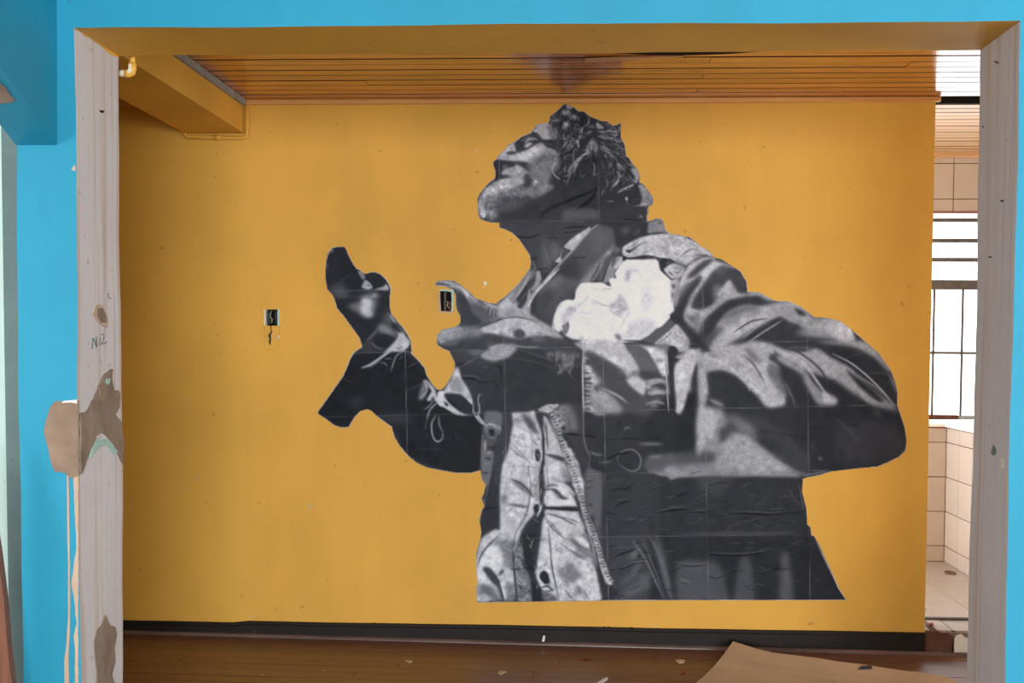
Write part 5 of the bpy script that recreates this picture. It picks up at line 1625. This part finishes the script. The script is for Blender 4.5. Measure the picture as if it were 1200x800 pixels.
S 60 1.8 .7 722,396 748,402
S 60 1.8 .7 722,436 746,438
S 60 2.2 .8 722,476 756,482
S 60 2.2 .8 722,530 750,532
S 62 1.8 .8 724,584 750,588
P 72 3 730,345 790,372 860,420 940,500 1010,590 930,600 860,570 800,480 750,410
P 176 2 770,320 860,310 900,345 940,400 960,430 900,400 840,365 780,340
P 178 1.6 895,465 960,462 972,500 968,528 930,505
P 92 1.6 890,325 930,318 970,350 1010,410 1022,440 985,446 955,430 930,380
P 62 2 950,430 1010,432 1040,448 1000,466 955,462
S 60 2.2 .9 1000,495 1030,486 1056,500
S 60 2.2 .9 990,540 1030,532 1058,546
S 150 1.8 .9 985,470 1025,466 1058,474
S 150 1.8 .9 985,520 1025,512 1056,522
S 150 1.8 .9 975,566 1020,556 1056,566
S 165 1.8 .9 900,560 860,530 800,500
P 150 3 760,520 820,520 860,560 880,590 820,590 760,580
S 178 1.3 .4 1048,340 1060,420 1066,520 1072,600
S 44 1.6 .5 1072,330 1078,400 1082,470 1094,560 1100,590
S 60 .6 .3 1056,350 1066,470 1074,600
P 46 1 1072,330 1096,326 1112,346 1086,356
S 44 1.6 .6 1080,392 1110,384 1138,380
P 180 1.6 1098,420 1130,370 1160,340 1180,345 1160,440 1140,520 1125,596 1106,600
S 140 .8 .5 290,525 284,550 290,590
S 150 1 .5 262,560 264,592 282,604 290,580 286,560
S 60 .8 .3 274,570 275,598
S 170 1.8 .5 280,610 296,632 312,650
S 150 .9 .4 312,660 326,648 350,650 376,664 372,690
S 120 .8 .4 314,676 326,700 350,706 366,690
P 40 .7 328,672 348,672 352,690 336,696
S 120 .8 .4 302,660 300,790
S 150 1.6 .5 310,720 312,760
S 140 1.4 .6 316,770 340,764
S 44 2 .7 322,745 350,745
T 540 469 3.253
P 118 2.2 190,296 226,312 262,344 276,366 246,352 212,330
S 58 1.1 .6 188,298 226,316 254,340 276,368
S 76 1.4 .9 176,396 220,404 262,408
P 112 2.2 158,352 174,366 168,404 154,388
S 96 1.1 .7 186,178 222,208 262,232
P 96 2 196,72 216,70 222,82
P 84 1.8 236,60 262,70 290,110 300,130 276,120 250,90
S 70 .8 .4 256,245 266,320 262,380 256,412 236,456 208,510 200,560
S 42 1.4 .35 306,80 315,150 316,200 312,262 304,320 304,400
S 190 .9 .35 322,110 326,200
S 56 1 .35 326,90 332,190
P 52 .7 282,190 296,186 304,208 298,232 286,226
P 106 .5 290,204 297,204 296,222
P 48 .6 280,402 294,394 300,412 292,430 280,424
S 205 1 .4 300,396 302,416 290,436
S 40 2.4 .7 320,408 370,412 446,416
S 60 1.3 .7 328,430 380,446 440,478
S 60 1.1 .6 322,450 352,490 402,532
S 92 1.4 1 380,545 430,580 486,612
P 104 2 424,566 462,588 486,604 440,594
P 108 2 440,500 480,530 500,545 500,520
S 56 1.8 .9 322,206 360,212 400,226
S 62 2.4 1 348,338 372,352 388,372 410,374
S 66 1.4 .8 322,330 348,322 372,326
S 206 2 1 330,392 380,384 430,388
S 200 2 1 362,312 404,328 436,362
P 120 2.4 372,640 420,628 452,650 440,690 400,686 372,668
P 116 2 440,700 462,720 456,744 436,730
P 124 2 500,560 520,600 516,640 496,600
S 92 1 .7 396,720 420,748
S 92 1 .7 430,560 460,575
S 58 .8 .35 332,470 342,560 350,640 360,690 374,766
S 50 1.4 .4 205,540 200,600 208,680 214,764
S 60 1.1 .4 66,620 82,580 112,548 140,520 
P 64 1.4 84,640 104,640 132,668 150,690 142,700 116,680
S 50 1.6 .5 140,680 150,710 166,764
P 96 2.2 70,700 110,706 130,740 90,736
S 46 1.1 .4 500,520 515,580 530,640 556,740
S 90 3 2 215,640 240,640 260,700
S 150 1 .5 216,600 226,625 240,650
S 150 1 .5 214,660 230,690 250,700
S 140 1 .5 226,720 250,728 258,750
S 40 1.4 .6 230,600 246,640
P 40 .6 302,660 318,648 334,662 336,690 320,700 306,684
S 140 1 .4 320,704 340,698 342,680
S 170 1.4 .5 294,650 306,636 330,640
S 50 1.6 .6 300,716 330,708 350,724
S 90 4 2.4 510,420 520,480 530,540
S 66 5 3 540,560 556,620
S 96 4 3 610,700 660,660 690,600
S 90 3 1.6 736,540 770,620 800,740
S 52 2 1 700,560 740,660 780,760
S 88 1.5 .8 690,530 730,620 770,720
S 40 1 .4 700,560 712,590
S 162 2.0 .6 342,41 352,40
S 70 1.3 .4 344,47 354,43
S 177 2.0 .6 343,56 353,56
S 68 1.3 .4 345,63 355,58
S 168 2.0 .6 352,67 361,66
S 55 1.3 .4 353,73 363,69
S 157 2.0 .6 356,79 366,78
S 52 1.3 .4 358,85 368,81
S 181 2.0 .6 362,88 371,88
S 59 1.3 .4 363,95 373,90
S 179 2.0 .6 367,102 377,102
S 67 1.3 .4 369,109 379,104
S 160 2.0 .6 370,112 380,113
S 57 1.3 .4 371,119 381,116
S 180 2.0 .6 373,127 383,127
S 69 1.3 .4 374,133 384,131
S 155 2.0 .6 374,140 384,141
S 61 1.3 .4 375,146 386,144
S 165 2.0 .6 376,149 386,150
S 50 1.3 .4 377,155 388,153
S 166 2.0 .6 384,165 393,164
S 67 1.3 .4 386,171 396,167
S 164 2.0 .6 389,177 398,176
S 59 1.3 .4 390,183 401,179
S 164 2.0 .6 393,190 402,189
S 72 1.3 .4 394,196 404,192
S 163 2.0 .6 397,201 407,200
S 65 1.3 .4 399,207 409,203
S 151 2.0 .6 402,211 412,210
S 67 1.3 .4 404,217 414,213
S 150 2.0 .6 410,224 419,223
S 54 1.3 .4 411,230 421,226
S 166 2.0 .6 410,238 419,238
S 67 1.3 .4 411,244 422,241
S 159 2.0 .6 415,249 425,248
S 71 1.3 .4 416,255 427,251
S 176 2.0 .6 422,262 431,262
S 64 1.3 .4 423,269 434,265
S 161 2.0 .6 427,272 436,272
S 53 1.3 .4 428,279 438,275
S 176 2.0 .6 432,285 441,284
S 64 1.3 .4 433,291 443,287
S 179 2.0 .6 432,297 442,297
S 71 1.3 .4 433,303 443,300
S 167 2.0 .6 437,307 446,308
S 61 1.3 .4 437,314 448,311
S 163 2.0 .6 444,322 453,323
S 74 1.3 .4 444,329 455,326
S 180 2.0 .6 445,333 455,334
S 65 1.3 .4 446,340 457,337
S 167 2.0 .6 449,345 458,346
S 54 1.3 .4 450,352 460,349
S 151 2.0 .6 455,360 465,360
S 49 1.3 .4 456,367 467,363
S 157 2.0 .6 456,371 465,371
S 69 1.3 .4 457,378 467,374
S 165 2.0 .6 460,383 469,384
S 48 1.3 .4 461,390 471,387
S 166 2.0 .6 463,397 472,398
S 75 1.3 .4 463,404 474,401
S 156 2.0 .6 466,411 475,412
S 49 1.3 .4 466,418 477,415
S 176 2.0 .6 470,421 480,421
S 62 1.3 .4 471,427 482,425
S 182 2.0 .6 473,434 483,435
S 53 1.3 .4 474,440 484,438
S 157 2.0 .6 475,446 485,447
S 65 1.3 .4 476,452 486,450
S 164 2.0 .6 481,461 490,460
S 74 1.3 .4 483,467 493,462
S 182 2.0 .6 488,476 497,475
S 63 1.3 .4 489,482 499,477
S 178 2.0 .6 491,487 501,486
S 53 1.3 .4 493,493 503,488
S 183 2.0 .6 499,494 508,493
S 73 1.3 .4 501,500 511,496
S 157 2.0 .6 499,508 509,509
S 49 1.3 .4 500,515 511,512
S 182 2.0 .6 504,522 514,522
S 50 1.3 .4 505,528 516,525
S 149 2.0 .6 510,531 519,531
S 58 1.3 .4 511,537 521,534
S 180 2.0 .6 514,545 523,545
S 71 1.3 .4 515,552 525,549
S 164 2.0 .6 517,556 526,556
S 59 1.3 .4 518,562 528,559
S 162 2.0 .6 520,568 529,568
S 72 1.3 .4 521,575 531,571
S 171 2.0 .6 527,583 537,583
S 53 1.3 .4 528,590 539,586
S 166 2.0 .6 531,593 541,593
S 50 1.3 .4 533,599 543,596
S 177 2.0 .6 535,607 544,607
S 66 1.3 .4 536,613 546,610
S 154 2.0 .6 538,618 547,618
S 61 1.3 .4 539,625 549,621
S 152 2.0 .6 544,628 553,628
S 75 1.3 .4 545,635 555,631
S 163 2.0 .6 546,645 556,645
S 65 1.3 .4 547,652 558,648
S 171 2.0 .6 553,653 563,653
S 50 1.3 .4 554,659 565,656
S 167 2.0 .6 554,667 564,667
S 65 1.3 .4 556,673 566,670
S 173 2.0 .6 563,680 572,677
S 54 1.3 .4 566,686 575,679
S 161 2.0 .6 573,690 581,687
S 63 1.3 .4 576,696 584,689
T 0 0 1
h 30 24 36 .9 13 -10 12 684,560 820,556 932,562 938,620 832,624 716,624
h 34 74 96 .7 13 -10 12 684,560 820,556 932,562 938,620 832,624 716,624
h 22 24 36 .9 13 -12 14 716,632 830,632 948,632 980,696 720,698
h 26 70 92 .7 13 -12 14 716,632 830,632 948,632 980,696 720,698
h 60 120 150 .7 7 70 40 590,500 620,500 690,690 600,690
h 40 190 206 .7 8 80 30 590,500 620,500 690,690 600,690
h 50 110 150 .6 5 10 60 738,290 780,276 830,292 822,312 790,318 742,302
h 26 185 205 .6 6 10 40 738,290 780,276 830,292 822,312 790,318 742,302
"""

# ------------------------------------------------------------------ the pasted portrait: printed paper sheets on the ochre wall
INK = 1.0
def seam_v(k, y): return ((475, 412, .02), (585, 200, .025), (700, 140, .0235), (822.5, 300, .02), (946, 420, .012))[k][0]+(y-((475, 412, .02), (585, 200, .025), (700, 140, .0235), (822.5, 300, .02), (946, 420, .012))[k][1])*((475, 412, .02), (585, 200, .025), (700, 140, .0235), (822.5, 300, .02), (946, 420, .012))[k][2]
SH = ((180.5, 0), (259, -.003), (331, -.033), (406, -.027), (481.5, -.021), (555, -.015), (629, -.012))
def build_poster():
    im, hg = paint(PAINT); ol = pts_of(OUTLINE)
    step = 1.0
    nx, ny = int((X1-X0)/step)+1, int((Y1-Y0)/step)+1
    gx = X0+np.arange(nx)*step; gy = Y0+np.arange(ny)*step
    PX, PY = np.meshgrid(gx, gy)
    keep = inside(ol, gx[:-1]+step/2, gy[:-1]+step/2)
    # the socket hole stays free
    cx, cy = np.meshgrid(gx[:-1]+.5, gy[:-1]+.5)
    keep &= ~((cx > 514) & (cx < 531.5) & (cy > 339.5) & (cy < 367))
    col = sum((cx > s0+(cy-y0)*k).astype(int) for s0, y0, k in ((475, 412, .02), (585, 200, .025), (700, 140, .0235), (822.5, 300, .02), (946, 420, .012)))
    row = sum((cy > s0+k*(cx-700)).astype(int) for s0, k in SH)
    sid = np.where(keep, row*8+col, -1)
    # every separate piece of paper is a sheet of its own
    lab = np.arange(sid.size).reshape(sid.shape); lab[sid < 0] = -1
    while True:
        old = lab.copy()
        for ax in (0, 1):
            for fl in (False, True):
                A = np.flip(lab, ax) if fl else lab; S_ = np.flip(sid, ax) if fl else sid
                A = A if ax == 0 else A.T; S_ = S_ if ax == 0 else S_.T
                for r in range(1, A.shape[0]):
                    m = (S_[r] == S_[r-1]) & (S_[r] >= 0) & (A[r-1] > A[r]); A[r][m] = A[r-1][m]
        if (old == lab).all(): break
    ids, cn = np.unique(lab, return_counts=True)
    # boundary vertices move onto the cut outline
    kp = np.pad(keep, 1); cnt = kp[:-1, :-1].astype(int)+kp[1:, :-1]+kp[:-1, 1:]+kp[1:, 1:]
    bj, bi = np.nonzero((cnt > 0) & (cnt < 4))
    a = ol; d = np.roll(ol, -1, 0)-ol; L2 = (d**2).sum(1); L2[L2 == 0] = 1
    for j, i in zip(bj, bi):
        p = np.array([PX[j, i], PY[j, i]]); t = np.clip(((p-a)*d).sum(1)/L2, 0, 1); qn = a+t[:, None]*d; e = ((qn-p)**2).sum(1); k = e.argmin()
        if e[k] < 1.2: PX[j, i], PY[j, i] = qn[k]
    def samp(A, xs, ys):
        u = np.clip((xs-X0)*SS-.5, 0, W_-1.001); v = np.clip((ys-Y0)*SS-.5, 0, H_-1.001); iu, iv = u.astype(int), v.astype(int); fu, fv = u-iu, v-iv
        return (A[iv, iu]*(1-fu)+A[iv, iu+1]*fu)*(1-fv)+(A[iv+1, iu]*(1-fu)+A[iv+1, iu+1]*fu)*fv
    g = samp(im, PX, PY)
    # bare white paper shows along the cut edge here and there
    e_ = np.zeros_like(g); e_[bj, bi] = 1
    edge_n = vnoise(ny, nx, 22, np.random.default_rng(3))
    g = np.where(e_ > 0, np.maximum(g, np.clip(138+edge_n*34, 70, 210)), g)
    hz = abs(samp(hg, PX, PY))
    rv = (PX[..., None]-600)/F*RT-(PY[..., None]-PY0)/F*UP+FW
    k = DB/rv[..., 1]
    pos = rv*k[..., None]; pos[..., 2] += EYE
    und = vnoise(ny, nx, 30, np.random.default_rng(5))*.0004
    rng = np.random.default_rng(8)
    s = NT('printed_paper'); at = s.n('ShaderNodeVertexColor', layer_name='print'); s.l(at.outputs[0], s.b.inputs['Base Color'])
    s.b.inputs['Roughness'].default_value = .55; s.b.inputs['Specular IOR Level'].default_value = .12; mat = s.m
    c0 = pos[588, 300]
    root = tag(empty('paste_up_portrait', (float(pos[586, 330][0]), DB, float(pos[586, 330][2]))), 'black-and-white paper paste-up portrait of a bearded man in a denim jacket on the ochre wall', 'poster')
    for lb, cnt_ in zip(ids, cn):
        if lb < 0 or cnt_ < 12: continue
        js, is_ = np.nonzero(lab == lb); sd = int(sid[js[0], is_[0]])
        quads = np.stack([js*nx+is_, (js+1)*nx+is_, (js+1)*nx+is_+1, js*nx+is_+1], 1)
        u, inv = np.unique(quads, return_inverse=True); inv = inv.reshape(-1, 4)
        P = pos.reshape(-1, 3)[u].copy(); off = .0012+.0003*((sd % 8+sd//8) % 2)
        P[:, 1] -= off+hz.reshape(-1)[u]*.0035+und.reshape(-1)[u]
        me = bpy.data.meshes.new('paper_sheet'); me.vertices.add(len(u)); me.vertices.foreach_set('co', P.astype(np.float32).ravel())
        me.loops.add(len(inv)*4); me.loops.foreach_set('vertex_index', inv.astype(np.int32).ravel())
        me.polygons.add(len(inv)); me.polygons.foreach_set('loop_start', (np.arange(len(inv))*4).astype(np.int32))
        me.polygons.foreach_set('loop_total', np.full(len(inv), 4, np.int32)); me.polygons.foreach_set('use_smooth', np.ones(len(inv), bool))
        me.update(calc_edges=True)
        gg = g.reshape(-1)[u]; tone = rng.uniform(-1.5, 1.5)
        jj, ii = np.divmod(u, nx); vx, vy = gx[ii], gy[jj]
        # white cut margins along the seams
        sdn = np.zeros(len(u))
        for (s0, y0, kk) in ((475, 412, .02), (585, 200, .025), (700, 140, .0235), (822.5, 300, .02), (946, 420, .012)):
            sdn = np.maximum(sdn, np.clip(1-abs(vx-(s0+(vy-y0)*kk))/.8, 0, 1))
        for s0, kk in SH: sdn = np.maximum(sdn, .7*np.clip(1-abs(vy-(s0+kk*(vx-700)))/.8, 0, 1))
        gg = gg+tone+sdn*np.clip(118-gg, 0, 70)*.8*np.clip(.6+.5*edge_n.reshape(-1)[u], .1, 1)
        rgb = np.stack([gg-2.5, gg, gg+5], 1).clip(6, 245)/255
        rgb = np.where(rgb <= .04045, rgb/12.92, ((rgb+.055)/1.055)**2.4)*1.27-.0105; rgb = np.clip(rgb*np.array([.955, 1.0, 1.09]), .004, .9)
        ca = me.color_attributes.new('print', 'FLOAT_COLOR', 'POINT')
        ca.data.foreach_set('color', np.concatenate([rgb, np.ones((len(u), 1))], 1).astype(np.float32).ravel())
        me.materials.append(mat)
        o = bpy.data.objects.new('paper_sheet', me); SC.collection.objects.link(o); o.parent = root; o.matrix_parent_inverse = root.matrix_world.inverted()
    return root
POSTER = build_poster()
